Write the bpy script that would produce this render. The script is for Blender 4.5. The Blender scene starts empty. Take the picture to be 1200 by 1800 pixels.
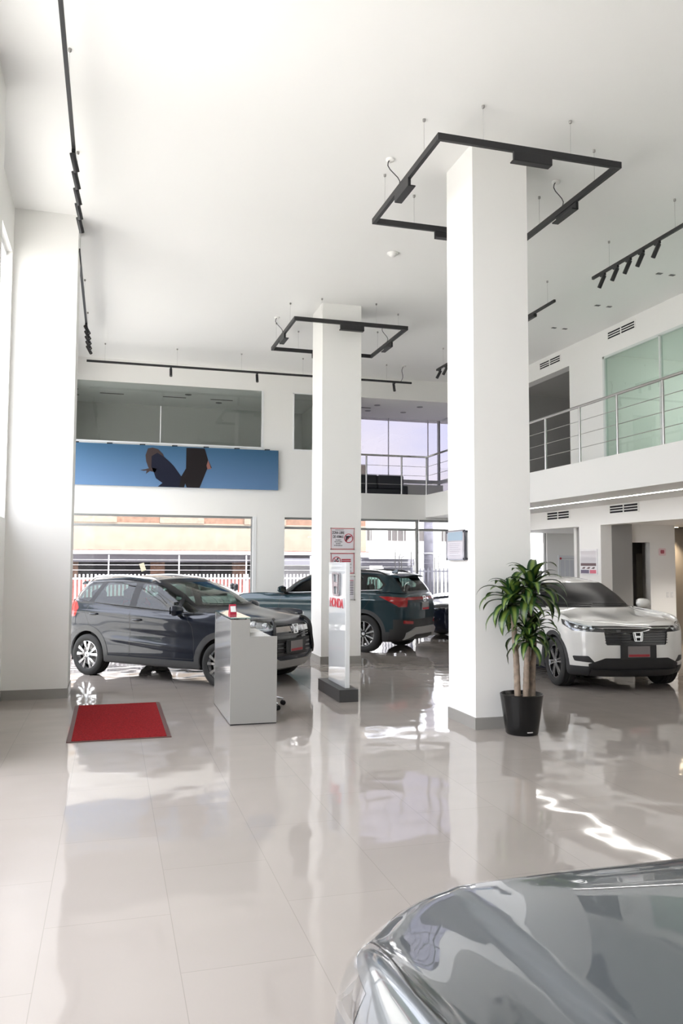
import bpy, bmesh, math, random
from mathutils import Vector, Matrix
from mathutils.bvhtree import BVHTree
from mathutils.geometry import barycentric_transform

PI = math.pi
R = math.radians
scene = bpy.context.scene
COL = scene.collection
random.seed(7)

# ------------------------------------------------------------------ camera, sky, sun, exposure
CAM_H = 1.75
CAM_F = 1413.7
YAW, TILT, ROLL = R(15.983), R(3.629), R(0.2137)
fwd = Vector((math.sin(YAW) * math.cos(TILT), math.cos(YAW) * math.cos(TILT), math.sin(TILT)))
rgt = Vector((math.cos(YAW), -math.sin(YAW), 0))
upv = rgt.cross(fwd)
r2 = rgt * math.cos(ROLL) + upv * math.sin(ROLL)
u2 = -rgt * math.sin(ROLL) + upv * math.cos(ROLL)
cam_d = bpy.data.cameras.new('camera')
cam_d.sensor_fit = 'VERTICAL'
cam_d.sensor_height = 36.0
cam_d.lens = CAM_F * 36.0 / 1800.0
cam_d.clip_start = 0.05
cam_d.clip_end = 500
cam_o = bpy.data.objects.new('camera', cam_d)
COL.objects.link(cam_o)
m = Matrix.Identity(4)
for i in range(3):
    m[i][0], m[i][1], m[i][2] = r2[i], u2[i], -fwd[i]
m[2][3] = CAM_H
cam_o.matrix_world = m
scene.camera = cam_o

SKY_STRENGTH = 2.35
SUN_STRENGTH = 5.2
EXPOSURE = 1.66
scene.view_settings.view_transform = 'Standard'
scene.view_settings.look = 'None'
scene.view_settings.exposure = EXPOSURE
scene.view_settings.gamma = 1
scene.view_settings.use_curve_mapping = False
scene.cycles.max_bounces = 12
scene.cycles.diffuse_bounces = 7
scene.cycles.glossy_bounces = 6
scene.cycles.transmission_bounces = 8
scene.cycles.transparent_max_bounces = 16
scene.cycles.caustics_reflective = False
scene.cycles.caustics_refractive = False
scene.cycles.sample_clamp_indirect = 6
scene.cycles.use_adaptive_sampling = True
scene.cycles.adaptive_threshold = 0.02

world = bpy.data.worlds.new('sky')
scene.world = world
world.use_nodes = True
wn = world.node_tree
wn.nodes.clear()
w_out = wn.nodes.new('ShaderNodeOutputWorld')
w_bg = wn.nodes.new('ShaderNodeBackground')
w_tc = wn.nodes.new('ShaderNodeTexCoord')
w_map = wn.nodes.new('ShaderNodeMapping')
w_map.inputs['Scale'].default_value = (1.0, 1.0, 2.6)
w_no = wn.nodes.new('ShaderNodeTexNoise')
w_no.inputs['Scale'].default_value = 2.6
w_no.inputs['Detail'].default_value = 6
w_no.inputs['Roughness'].default_value = 0.5
w_ra = wn.nodes.new('ShaderNodeValToRGB')
w_ra.color_ramp.elements[0].position = 0.46
w_ra.color_ramp.elements[0].color = (0.80, 0.81, 0.93, 1)
w_ra.color_ramp.elements[1].position = 0.60
w_ra.color_ramp.elements[1].color = (1.0, 0.955, 0.92, 1)
wn.links.new(w_tc.outputs['Generated'], w_map.inputs['Vector'])
wn.links.new(w_map.outputs['Vector'], w_no.inputs['Vector'])
wn.links.new(w_no.outputs['Fac'], w_ra.inputs['Fac'])
wn.links.new(w_ra.outputs['Color'], w_bg.inputs['Color'])
wn.links.new(w_bg.outputs['Background'], w_out.inputs['Surface'])
w_bg.inputs['Strength'].default_value = SKY_STRENGTH

sun_d = bpy.data.lights.new('sun', 'SUN')
sun_d.energy = SUN_STRENGTH
sun_d.angle = R(0.6)
sun_d.color = (1.0, 0.96, 0.90)
sun_o = bpy.data.objects.new('sun', sun_d)
COL.objects.link(sun_o)
sun_dir = Vector((-0.10, 0.50, -0.86)).normalized()      # high sun from behind the building, slightly from the right
sun_o.rotation_euler = sun_dir.to_track_quat('-Z', 'Y').to_euler()
sun_o.location = (5, -20, 40)


def portal(loc, size_x, size_y, direction):
    d = bpy.data.lights.new('window_daylight', 'AREA')
    d.shape = 'RECTANGLE'
    d.size, d.size_y = size_x, size_y
    d.cycles.is_portal = True
    o = bpy.data.objects.new('window_daylight', d)
    COL.objects.link(o)
    o.location = loc
    o.rotation_euler = Vector(direction).to_track_quat('-Z', 'Z').to_euler()
    return o


# ------------------------------------------------------------------ materials
MATS = {}


def mat(name, color, rough=0.5, metal=0.0, coat=0.0, spec=0.5, noise=None, bump=None, coat_rough=0.03, ior=1.5):
    if name in MATS:
        return MATS[name]
    mt = bpy.data.materials.new(name)
    mt.use_nodes = True
    nt = mt.node_tree
    b = nt.nodes['Principled BSDF']
    b.inputs['Base Color'].default_value = (*color, 1)
    b.inputs['Roughness'].default_value = rough
    b.inputs['Metallic'].default_value = metal
    b.inputs['IOR'].default_value = ior
    b.inputs['Coat Weight'].default_value = coat
    b.inputs['Coat Roughness'].default_value = coat_rough
    b.inputs['Specular IOR Level'].default_value = spec
    mt.diffuse_color = (*color, 1)
    if noise or bump:
        tc = nt.nodes.new('ShaderNodeTexCoord')
    if noise:
        sc, amt = noise
        no = nt.nodes.new('ShaderNodeTexNoise')
        no.inputs['Scale'].default_value = sc
        no.inputs['Detail'].default_value = 5
        nt.links.new(tc.outputs['Object'], no.inputs['Vector'])
        ra = nt.nodes.new('ShaderNodeValToRGB')
        ra.color_ramp.elements[0].position = 0.3
        ra.color_ramp.elements[1].position = 0.7
        ra.color_ramp.elements[0].color = (*[c * (1 - amt) for c in color], 1)
        ra.color_ramp.elements[1].color = (*[min(1, c * (1 + amt)) for c in color], 1)
        nt.links.new(no.outputs['Fac'], ra.inputs['Fac'])
        nt.links.new(ra.outputs['Color'], b.inputs['Base Color'])
    if bump:
        sc, st = bump
        n2 = nt.nodes.new('ShaderNodeTexNoise')
        n2.inputs['Scale'].default_value = sc
        n2.inputs['Detail'].default_value = 3
        bp = nt.nodes.new('ShaderNodeBump')
        bp.inputs['Strength'].default_value = st
        bp.inputs['Distance'].default_value = 0.01
        nt.links.new(tc.outputs['Object'], n2.inputs['Vector'])
        nt.links.new(n2.outputs['Fac'], bp.inputs['Height'])
        nt.links.new(bp.outputs['Normal'], b.inputs['Normal'])
    MATS[name] = mt
    return mt


def glass(name, tint, refl=1.0, rough=0.0, ior=1.5):
    """Thin pane: tinted see-through with a Fresnel mirror on top."""
    if name in MATS:
        return MATS[name]
    mt = bpy.data.materials.new(name)
    mt.use_nodes = True
    nt = mt.node_tree
    nt.nodes.clear()
    o = nt.nodes.new('ShaderNodeOutputMaterial')
    mx = nt.nodes.new('ShaderNodeMixShader')
    tr = nt.nodes.new('ShaderNodeBsdfTransparent')
    gl = nt.nodes.new('ShaderNodeBsdfGlossy')
    fr = nt.nodes.new('ShaderNodeFresnel')
    mu = nt.nodes.new('ShaderNodeMath')
    mu.operation = 'MULTIPLY'
    mu.use_clamp = True
    mu.inputs[1].default_value = refl
    ge = nt.nodes.new('ShaderNodeNewGeometry')      # the same mirror strength from either side of the pane
    mi = nt.nodes.new('ShaderNodeMapRange')
    mi.inputs['To Min'].default_value = ior
    mi.inputs['To Max'].default_value = 1 / ior
    nt.links.new(ge.outputs['Backfacing'], mi.inputs['Value'])
    nt.links.new(mi.outputs['Result'], fr.inputs['IOR'])
    tr.inputs['Color'].default_value = (*tint, 1)
    gl.inputs['Roughness'].default_value = rough
    gl.inputs['Color'].default_value = (1, 1, 1, 1)
    nt.links.new(fr.outputs['Fac'], mu.inputs[0])
    nt.links.new(mu.outputs[0], mx.inputs['Fac'])
    nt.links.new(tr.outputs['BSDF'], mx.inputs[1])
    nt.links.new(gl.outputs['BSDF'], mx.inputs[2])
    nt.links.new(mx.outputs['Shader'], o.inputs['Surface'])
    MATS[name] = mt
    return mt


def emit(name, color, strength):
    if name in MATS:
        return MATS[name]
    mt = bpy.data.materials.new(name)
    mt.use_nodes = True
    b = mt.node_tree.nodes['Principled BSDF']
    b.inputs['Base Color'].default_value = (*color, 1)
    b.inputs['Emission Color'].default_value = (*color, 1)
    b.inputs['Emission Strength'].default_value = strength
    MATS[name] = mt
    return mt


# ------------------------------------------------------------------ object helpers
class MB:
    """Collects geometry for ONE mesh object."""

    def __init__(self):
        self.v, self.f, self.mi = [], [], []
        self.m = 0

    def add(self, vs, fs):
        n = len(self.v)
        self.v += [tuple(p) for p in vs]
        self.f += [tuple(i + n for i in f) for f in fs]
        self.mi += [self.m] * len(fs)
        return self

    def box(self, x0, x1, y0, y1, z0, z1, M=None):
        vs = [Vector((x, y, z)) for z in (z0, z1) for y in (y0, y1) for x in (x0, x1)]
        if M:
            vs = [M @ p for p in vs]
        return self.add(vs, [(0, 2, 3, 1), (4, 5, 7, 6), (0, 1, 5, 4), (2, 6, 7, 3), (0, 4, 6, 2), (1, 3, 7, 5)])

    def prism(self, poly, d0, d1, fn):
        """poly: 2-D outline; fn(a, b, d) -> 3-D."""
        n = len(poly)
        vs = [fn(a, b, d0) for a, b in poly] + [fn(a, b, d1) for a, b in poly]
        fs = [tuple(range(n))[::-1], tuple(range(n, 2 * n))]
        fs += [(i, (i + 1) % n, n + (i + 1) % n, n + i) for i in range(n)]
        return self.add(vs, fs)

    def tube(self, pts, r, seg=8, rr=None, cap=True, flat=None):
        pts = [Vector(p) for p in pts]
        n = len(pts)
        vs = []
        up0 = None
        for i, p in enumerate(pts):
            t = (pts[min(i + 1, n - 1)] - pts[max(i - 1, 0)]).normalized()
            if up0 is None:
                up0 = Vector((0, 0, 1)) if abs(t.z) < 0.9 else Vector((1, 0, 0))
            a = t.cross(up0)
            if a.length < 1e-4:
                a = t.cross(Vector((0, 1, 0)))
            a.normalize()
            b = a.cross(t).normalized()
            up0 = b
            ri = rr[i] if rr else r
            for k in range(seg):
                an = 2 * PI * k / seg
                fa = flat if flat else 1
                vs.append(p + a * math.cos(an) * ri * fa + b * math.sin(an) * ri)
        fs = []
        for i in range(n - 1):
            for k in range(seg):
                k2 = (k + 1) % seg
                fs.append((i * seg + k, i * seg + k2, (i + 1) * seg + k2, (i + 1) * seg + k))
        if cap:
            fs.append(tuple(range(seg))[::-1])
            fs.append(tuple(range((n - 1) * seg, n * seg)))
        return self.add(vs, fs)

    def lathe(self, prof, seg=32, M=None, a0=0, a1=2 * PI):
        """prof: list of (radius, height) about local z."""
        full = abs(a1 - a0 - 2 * PI) < 1e-6
        cols = seg if full else seg + 1
        vs = []
        for r, h in prof:
            for k in range(cols):
                an = a0 + (a1 - a0) * k / seg
                p = Vector((r * math.cos(an), r * math.sin(an), h))
                vs.append(M @ p if M else p)
        fs = []
        for i in range(len(prof) - 1):
            for k in range(seg):
                k2 = (k + 1) % cols if full else k + 1
                fs.append((i * cols + k, i * cols + k2, (i + 1) * cols + k2, (i + 1) * cols + k))
        return self.add(vs, fs)

    def strip(self, rows):
        n = len(rows[0])
        vs = [p for r in rows for p in r]
        fs = [(i * n + k, i * n + k + 1, (i + 1) * n + k + 1, (i + 1) * n + k) for i in range(len(rows) - 1) for k in range(n - 1)]
        return self.add(vs, fs)

    def build(self, name, mats, parent=None, smooth=False, bevel=0, seg=2, loc=None, sub=0, auto=None):
        me = bpy.data.meshes.new(name)
        me.from_pydata(self.v, [], self.f)
        me.validate()
        if not isinstance(mats, (list, tuple)):
            mats = [mats]
        for mt in mats:
            me.materials.append(mt)
        if len(me.polygons) == len(self.mi):
            me.polygons.foreach_set('material_index', self.mi)
        if smooth or auto:
            me.polygons.foreach_set('use_smooth', [True] * len(me.polygons))
        if auto:
            bm = bmesh.new()
            bm.from_mesh(me)
            bmesh.ops.remove_doubles(bm, verts=bm.verts, dist=1e-5)
            for e in bm.edges:
                if len(e.link_faces) == 2 and e.calc_face_angle(0) > R(auto):
                    e.smooth = False
            bm.to_mesh(me)
            bm.free()
        me.update()
        o = bpy.data.objects.new(name, me)
        COL.objects.link(o)
        if parent:
            o.parent = parent
        if loc:
            o.location = loc
        if bevel:
            md = o.modifiers.new('bevel', 'BEVEL')
            md.width = bevel
            md.segments = seg
            md.limit_method = 'ANGLE'
        if sub:
            md = o.modifiers.new('sub', 'SUBSURF')
            md.levels = md.render_levels = sub
        return o


def tag(o, label=None, cat=None, group=None, kind=None):
    if label: o['label'] = label
    if cat: o['category'] = cat
    if group: o['group'] = group
    if kind: o['kind'] = kind
    return o


def empty(name, loc, rz=0.0):
    o = bpy.data.objects.new(name, None)
    o.empty_display_size = 0.1
    COL.objects.link(o)
    o.location = loc
    o.rotation_euler = (0, 0, rz)
    return o


def children(o):
    return [c for c in COL.objects if c.parent == o]


def copy_tree(o, parent=None):
    c = o.copy()
    COL.objects.link(c)
    if parent:
        c.parent = parent
        c.matrix_parent_inverse = o.matrix_parent_inverse.copy()
    for ch in children(o):
        copy_tree(ch, c)
    return c


def text_mesh(name, txt, size, mt, parent=None, M=None, depth=0.0, align='CENTER', sx=1.0):
    cu = bpy.data.curves.new('lettering', 'FONT')
    cu.body = txt
    cu.size = size
    cu.align_x = align
    cu.extrude = depth
    cu.offset = size * 0.018
    t = bpy.data.objects.new('lettering', cu)
    COL.objects.link(t)
    dg = bpy.context.evaluated_depsgraph_get()
    me = bpy.data.meshes.new_from_object(t.evaluated_get(dg))
    COL.objects.unlink(t)
    bpy.data.objects.remove(t)
    me.materials.clear()
    me.materials.append(mt)
    S = Matrix.Diagonal((sx, 1, 1, 1))
    me.transform((M @ S) if M else S)
    o = bpy.data.objects.new(name, me)
    COL.objects.link(o)
    if parent:
        o.parent = parent
    return o

# ------------------------------------------------------------------ car builder
def cr_spline(P, n, closed=False):
    """Centripetal Catmull-Rom through 3-D points, n sub-steps a span."""
    out = []
    N = len(P)
    for i in range(N - 1):
        p1, p2 = P[i], P[i + 1]
        p0 = P[i - 1] if i > 0 else p1 * 2 - p2
        p3 = P[i + 2] if i + 2 < N else p2 * 2 - p1
        d01 = max((p1 - p0).length, 1e-5) ** 0.5
        d12 = max((p2 - p1).length, 1e-5) ** 0.5
        d23 = max((p3 - p2).length, 1e-5) ** 0.5
        t1 = (p2 - p1) / d12 * 0 + (p1 - p0) / d01 - (p2 - p0) / (d01 + d12) + (p2 - p1) / d12
        t2 = (p2 - p1) / d12 - (p3 - p1) / (d12 + d23) + (p3 - p2) / d23
        t1 *= d12
        t2 *= d12
        for k in range(n):
            t = k / n
            t_2, t_3 = t * t, t * t * t
            out.append(p1 * (2 * t_3 - 3 * t_2 + 1) + t1 * (t_3 - 2 * t_2 + t) + p2 * (-2 * t_3 + 3 * t_2) + t2 * (t_3 - t_2))
    out.append(P[-1].copy())
    return out


def lerp_table(tab, x):
    for (a, va), (b, vb) in zip(tab, tab[1:]):
        if x <= b:
            t = 0 if b == a else max(0, (x - a) / (b - a))
            t = t * t * (3 - 2 * t) * 0.35 + t * 0.65
            return va + (vb - va) * t
    return tab[-1][1]


def car_surface(S):
    """Half body as stacked loops around the car (front centre -> rear centre), mirrored."""
    w = S['W'] / 2
    xf, xr, FA, RA = S['xf'], S['xr'], S['FA'], S['RA']
    side = [FA + 0.36, FA, FA - 0.46] + [FA - 0.46 + (RA + 0.46 - FA + 0.46) * k / 5 for k in range(1, 6)] + [RA, RA - 0.34]
    fullness = S.get('full', 1.0)

    def low(dxf, dxr, wk, zs, tuck=0.0):
        a, b = xf + dxf, xr - dxr
        W_ = w * wk
        P = [(a, 0.0), (a - 0.018, .36 * W_), (a - 0.075, .66 * W_), (a - 0.27, .90 * W_)]
        ys = [.968, .985, .99, .997, 1, 1, .998, .995, .985, .962]
        for x, yk in zip(side, ys):
            P.append((x, W_ * yk))
        P += [(b + 0.24, .885 * W_), (b + 0.075, .68 * W_), (b + 0.018, .38 * W_), (b, 0.0)]
        out = []
        for i, (x, y) in enumerate(P):
            z = lerp_table(zs, i)
            out.append(Vector((x, y, z)))
        return out

    g = S['ground']
    L = []
    L.append(low(-0.36, -0.30, .78, [(0, g + .02), (17, g + .04)]))
    L.append(low(-0.14, -0.12, .95, [(0, g), (4, g + .01), (13, g + .02), (17, g + .04)]))
    L.append(low(-0.05, -0.04, .985, [(0, g + .07), (17, g + .10)]))
    L.append(low(-0.00, -0.0, .995, [(0, .44), (17, .48)]))
    L.append(low(0.0, 0.0, .992, [(0, .60), (17, .64)]))
    z4, z5, z6 = S['z_mid'], S['z_sh'], S['z_belt']     # tables over index
    L.append(low(-0.005, 0.0, 1.0, z4))
    L.append(low(S.get('dsh', -0.04), S.get('drs', -0.02), .992, z5))
    L.append(low(S.get('dbelt', -0.12), S.get('drb', -0.06), S.get('wbelt', .955), z6))
    # upper loops: explicit
    xc, zc, xh, zh = S['xc'], S['zc'], S['xh'], S['zh']
    xrh, zrh, xrb, zrb = S['xrh'], S['zrh'], S['xrb'], S['zrb']
    wb = S.get('wglass', .925) * w

    def zb(i):
        return lerp_table(z6, i)
    zf0, zr0 = zb(0), zb(17)
    hb = S.get('hood_bulge', 0.0)
    # hood mid / deck mid
    a = xf + S.get('dbelt', -.12)
    b = xr - S.get('drb', -.06)
    mid = [Vector((a - .20, 0, zf0 + .055)), Vector((a - .21, .36 * w, zf0 + .052 + hb)), Vector((a - .26, .62 * w, zf0 + .045 + hb)),
           Vector((a - .42, .82 * w, zb(3) + .035))]
    mid.append(Vector((FA + .12, .885 * w, zb(4) + .028)))
    mid.append(Vector((FA - .10, .905 * w, zb(5) + .02)))
    for i in range(6, 14):
        mid.append(Vector((side[i - 4] + (0 if i < 12 else .05), wb + .012, zb(i) + .012)))
    mid += [Vector((b + (.30 + .0), .84 * w, zb(14) + .02)), Vector((b + .12, .64 * w, zr0 + .03)), Vector((b + .06, .36 * w, zr0 + .035)), Vector((b + .05, 0, zr0 + .035))]
    if S.get('trunk'):
        for k, (dx) in enumerate((.36, .22, .18, .17)):
            mid[14 + k].x = b + dx
    # cowl / glass base
    base = [Vector((xc, 0, zc)), Vector((xc - .02, .36 * w, zc + hb * .5)), Vector((xc - .10, .64 * w, zc + hb * .3)), Vector((xc - .22, .80 * w, zc - .01)),
            Vector((xc - .36, .885 * w, zb(5) + .02)), Vector((xc - .50, .915 * w, zb(6) + .02))]
    xs0, xs1 = xc - .62, xrb + .30
    for i in range(6, 14):
        x = xs0 + (xs1 - xs0) * (i - 6) / 7
        zz = lerp_table(S['belt_x'], -x) + .02
        base.append(Vector((x, wb, zz)))
    base += [Vector((xrb + .14, .82 * w, zrb + .01)), Vector((xrb + .04, .66 * w, zrb)), Vector((xrb + .01, .36 * w, zrb)), Vector((xrb, 0, zrb))]
    for i in range(6, 14):          # the shoulder follows the beltline
        L[7][i].z = lerp_table(S['belt_x'], -L[7][i].x) - .012
        mid[i].x = L[7][i].x * .4 + base[i].x * .6
        mid[i].y = wb + .012
        mid[i].z = lerp_table(S['belt_x'], -mid[i].x) + .006
    L.append(mid)
    L.append(base)
    # roof edge
    yr = S['yroof']
    roof = [Vector((xh, 0, zh)), Vector((xh - .02, .34 * w, zh - .002)), Vector((xh - .07, .55 * w, zh - .012)), Vector((xh - .16, yr * .93, zh - .03))]
    xs0, xs1 = xh - .26, xrh + .20
    zt = S['roof_x']                # cantrail height over -x
    for i in range(4, 14):
        x = xs0 + (xs1 - xs0) * (i - 4) / 9
        roof.append(Vector((x, yr * S.get('roofw', lambda t: 1.0)((i - 4) / 9), lerp_table(zt, -x))))
    roof += [Vector((xrh + .10, yr * .90, zrh - .025)), Vector((xrh + .03, yr * .66, zrh - .01)), Vector((xrh + .005, yr * .38, zrh)), Vector((xrh, 0, zrh))]
    # mid-glass loop with a little barrel
    glassmid = []
    bul = S.get('barrel', .022)
    for i in range(18):
        p = (base[i] + roof[i]) * .5
        if 4 <= i <= 13:
            p.y += bul
        elif i < 4:
            p.x += bul * 1.5
            p.z += bul * .8
        else:
            p.x -= bul * 1.5
            p.z += bul * .6
        glassmid.append(p)
    L.append(glassmid)
    L.append(roof)
    crown = S['crown']
    for (sc, f) in ((.90, .42), (.55, .85), (.0, 1.0)):
        row = []
        for i, p in enumerate(roof):
            c = (xh + xrh) / 2
            dx = (1 - sc)
            x = p.x + (c - p.x) * dx * .25 if sc > 0 else p.x + (c - p.x) * .22
            zz = p.z + crown * f * max(0.15, 1 - abs((x - c) / ((xh - xrh) / 2)) ** 3)
            row.append(Vector((x, p.y * sc, zz)))
        L.append(row)
    if S.get('deform'):
        pass
    # v direction, then u direction
    cols = [cr_spline([row[i] for row in L], S.get('nv', 4)) for i in range(18)]
    nv = len(cols[0])
    rows = []
    for j in range(nv):
        P = [cols[i][j] for i in range(18)]
        P2 = [Vector((P[1].x, -P[1].y, P[1].z))] + P + [Vector((P[-2].x, -P[-2].y, P[-2].z))]
        n = S.get('nu', 5)
        sp = cr_spline(P2, n)[n:-n]
        sp[0].y = 0
        sp[-1].y = 0
        if S.get('deform'):
            sp = [S['deform'](p) for p in sp]
        rows.append(sp)
    return rows


def poly_offset(poly, d):
    """Shrink a convex counter-clockwise outline by d."""
    n = len(poly)
    out = []
    for i in range(n):
        p0, p1, p2 = Vector(poly[i - 1]), Vector(poly[i]), Vector(poly[(i + 1) % n])
        e1, e2 = (p1 - p0).normalized(), (p2 - p1).normalized()
        n1, n2 = Vector((-e1.y, e1.x)), Vector((-e2.y, e2.x))
        b = n1 + n2
        k = d / max(0.35, (1 + n1.dot(n2)))
        out.append(tuple(p1 + b * k))
    return out


def ccw(poly):
    a = sum(poly[i - 1][0] * poly[i][1] - poly[i][0] * poly[i - 1][1] for i in range(len(poly)))
    return list(poly) if a > 0 else list(poly)[::-1]


def rounded(poly, r, n=3):
    poly = ccw(poly)
    out = []
    N = len(poly)
    for i in range(N):
        p0, p1, p2 = Vector(poly[i - 1]), Vector(poly[i]), Vector(poly[(i + 1) % N])
        rr = r[i] if isinstance(r, (list, tuple)) else r
        a = p1 + (p0 - p1).normalized() * min(rr, (p0 - p1).length * .45)
        b = p1 + (p2 - p1).normalized() * min(rr, (p2 - p1).length * .45)
        for k in range(n + 1):
            t = k / n
            out.append(tuple(a * (1 - t) ** 2 + p1 * 2 * t * (1 - t) + b * t * t))
    return out


def disc(cx, cz, r, n=28):
    return [(cx + r * math.cos(2 * PI * k / n), cz + r * math.sin(2 * PI * k / n)) for k in range(n)]


class Shell:
    def __init__(self, rows):
        bm = bmesh.new()
        grid = []
        nU = len(rows[0])
        for s in (1, -1):
            g_ = []
            for r in rows:
                g_.append([bm.verts.new((p.x, p.y * s, p.z)) for p in r])
            for i in range(len(g_) - 1):
                for k in range(nU - 1):
                    q = [g_[i][k], g_[i][k + 1], g_[i + 1][k + 1], g_[i + 1][k]]
                    if s > 0:
                        q = q[::-1]
                    try:
                        bm.faces.new(q)
                    except ValueError:
                        pass
        bmesh.ops.remove_doubles(bm, verts=bm.verts, dist=0.0008)
        bmesh.ops.dissolve_degenerate(bm, edges=bm.edges, dist=1e-5)
        bmesh.ops.recalc_face_normals(bm, faces=bm.faces)
        top = max(bm.faces, key=lambda f: f.calc_center_median().z)
        if top.normal.z < 0:
            bmesh.ops.reverse_faces(bm, faces=bm.faces)
        bm.normal_update()
        self.ref_v = [v.co.copy() for v in bm.verts]
        self.ref_n = [v.normal.copy() for v in bm.verts]
        bm.verts.index_update()
        self.ref_f = [[v.index for v in f.verts] for f in bm.faces]
        self.bvh = BVHTree.FromPolygons(self.ref_v, self.ref_f)
        self.bm = bm
        self.pid = bm.faces.layers.int.new('pid')

    def normal_at(self, co):
        loc, nrm, idx, d = self.bvh.find_nearest(co)
        if idx is None:
            return Vector((0, 0, 1))
        f = self.ref_f[idx]
        n = Vector((0, 0, 0))
        W = 0
        for i in f:
            dd = (self.ref_v[i] - loc).length
            k = 1 / (dd * dd + 1e-6)
            # inverse-distance weights on the quad corners
            n += self.ref_n[i] * k
            W += k
        # smoother: bilinear-like through triangles
        try:
            tris = [(f[0], f[1], f[2])] + ([(f[0], f[2], f[3])] if len(f) > 3 else [])
            best = None
            for t in tris:
                a, b, c = (self.ref_v[i] for i in t)
                m_ = (b - a).cross(c - a)
                ar = m_.length_squared
                if ar < 1e-14:
                    continue
                w0 = (b - loc).cross(c - loc).dot(m_) / ar
                w1 = (c - loc).cross(a - loc).dot(m_) / ar
                w2 = 1 - w0 - w1
                mn = min(w0, w1, w2)
                if best is None or mn > best[0]:
                    best = (mn, w0, w1, w2, t)
            if best:
                _, w0, w1, w2, t = best
                n = self.ref_n[t[0]] * w0 + self.ref_n[t[1]] * w1 + self.ref_n[t[2]] * w2
        except Exception:
            pass
        return n.normalized()

    def cut(self, poly, A, B, test, pid, over=(0,)):
        """Clip the faces passing test() with the convex outline seen along AxB; the inside gets pid."""
        A, B = Vector(A), Vector(B)
        D = A.cross(B)
        poly = ccw(poly)
        us = [p[0] for p in poly]
        vs = [p[1] for p in poly]
        lo_u, hi_u, lo_v, hi_v = min(us), max(us), min(vs), max(vs)
        fs = []
        for f in self.bm.faces:
            if f[self.pid] not in over or not test(f):
                continue
            au = [v.co.dot(A) for v in f.verts]
            av = [v.co.dot(B) for v in f.verts]
            if max(au) < lo_u or min(au) > hi_u or max(av) < lo_v or min(av) > hi_v:
                continue
            fs.append(f)
        for i in range(len(poly)):
            if not fs:
                return []
            p, q = Vector(poly[i]), Vector(poly[(i + 1) % len(poly)])
            if (q - p).length < 1e-6:
                continue
            e = (q - p).normalized()
            no2 = Vector((-e.y, e.x))               # inward
            no = A * no2.x + B * no2.y
            co = A * p.x + B * p.y
            geom = set(fs)
            for f in fs:
                geom.update(f.edges)
                geom.update(f.verts)
            ret = bmesh.ops.bisect_plane(self.bm, geom=list(geom), dist=1e-5, plane_co=co, plane_no=no)
            cand = [g_ for g_ in ret['geom'] if isinstance(g_, bmesh.types.BMFace)]
            fs = [f for f in cand if (f.calc_center_median() - co).dot(no) > 0]
        for f in fs:
            f[self.pid] = pid
        return fs

    def ray(self, o, d):
        hit = self.bvh.ray_cast(Vector(o), Vector(d))
        return hit[0]

    def front(self, y, z, off=0.0):
        p = self.ray((6, y, z), (-1, 0, 0))
        if p is None: return None
        return p + self.normal_at(p) * off

    def rear(self, y, z, off=0.0):
        p = self.ray((-6, y, z), (1, 0, 0))
        if p is None: return None
        return p + self.normal_at(p) * off

    def side(self, x, z, s=1, off=0.0):
        p = self.ray((x, 4 * s, z), (0, -s, 0))
        if p is None: return None
        return p + self.normal_at(p) * off

    def top(self, x, y, off=0.0):
        p = self.ray((x, y, 4), (0, 0, -1))
        if p is None: return None
        return p + self.normal_at(p) * off

    def extract(self, pids, name, mats, parent, matmap=None, off=0.0, test=None, rim=0.0, flip=False):
        """A mesh object of the faces with these pids, shaded with the uncut body's normals."""
        idx = {}
        vs, fs, mi, ns = [], [], [], []
        own = []
        for f in self.bm.faces:
            p = f[self.pid]
            if p not in pids or (test and not test(f)):
                continue
            face = []
            for v in f.verts:
                if v not in idx:
                    idx[v] = len(vs)
                    n = self.normal_at(v.co)
                    vs.append(v.co + n * off)
                    ns.append(n)
                face.append(idx[v])
            fs.append(face[::-1] if flip else face)
            mi.append(matmap.get(p, 0) if matmap else 0)
            own.append(f)
        if not fs:
            return None
        if rim:                       # turned-in edge so the sheet reads as having thickness
            inside = set(own)
            for f in own:
                for lp in f.loops:
                    e = lp.edge
                    if sum(1 for g_ in e.link_faces if g_ in inside) == 1:
                        a, b = lp.vert, lp.link_loop_next.vert
                        ia, ib = idx[a], idx[b]
                        k = len(vs)
                        vs.append(vs[ia] - ns[ia] * rim)
                        vs.append(vs[ib] - ns[ib] * rim)
                        ns.append(ns[ia])
                        ns.append(ns[ib])
                        fs.append([ib, ia, k, k + 1])
                        mi.append(matmap.get(f[self.pid], 0) if matmap else 0)
        me = bpy.data.meshes.new(name)
        me.from_pydata([tuple(v) for v in vs], [], fs)
        for mt in (mats if isinstance(mats, (list, tuple)) else [mats]):
            me.materials.append(mt)
        me.polygons.foreach_set('material_index', mi)
        me.polygons.foreach_set('use_smooth', [True] * len(fs))
        me.update()
        sgn = -1 if flip else 1
        me.normals_split_custom_set_from_vertices([tuple(n * sgn) for n in ns])
        o = bpy.data.objects.new(name, me)
        COL.objects.link(o)
        o.parent = parent
        return o


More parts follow.
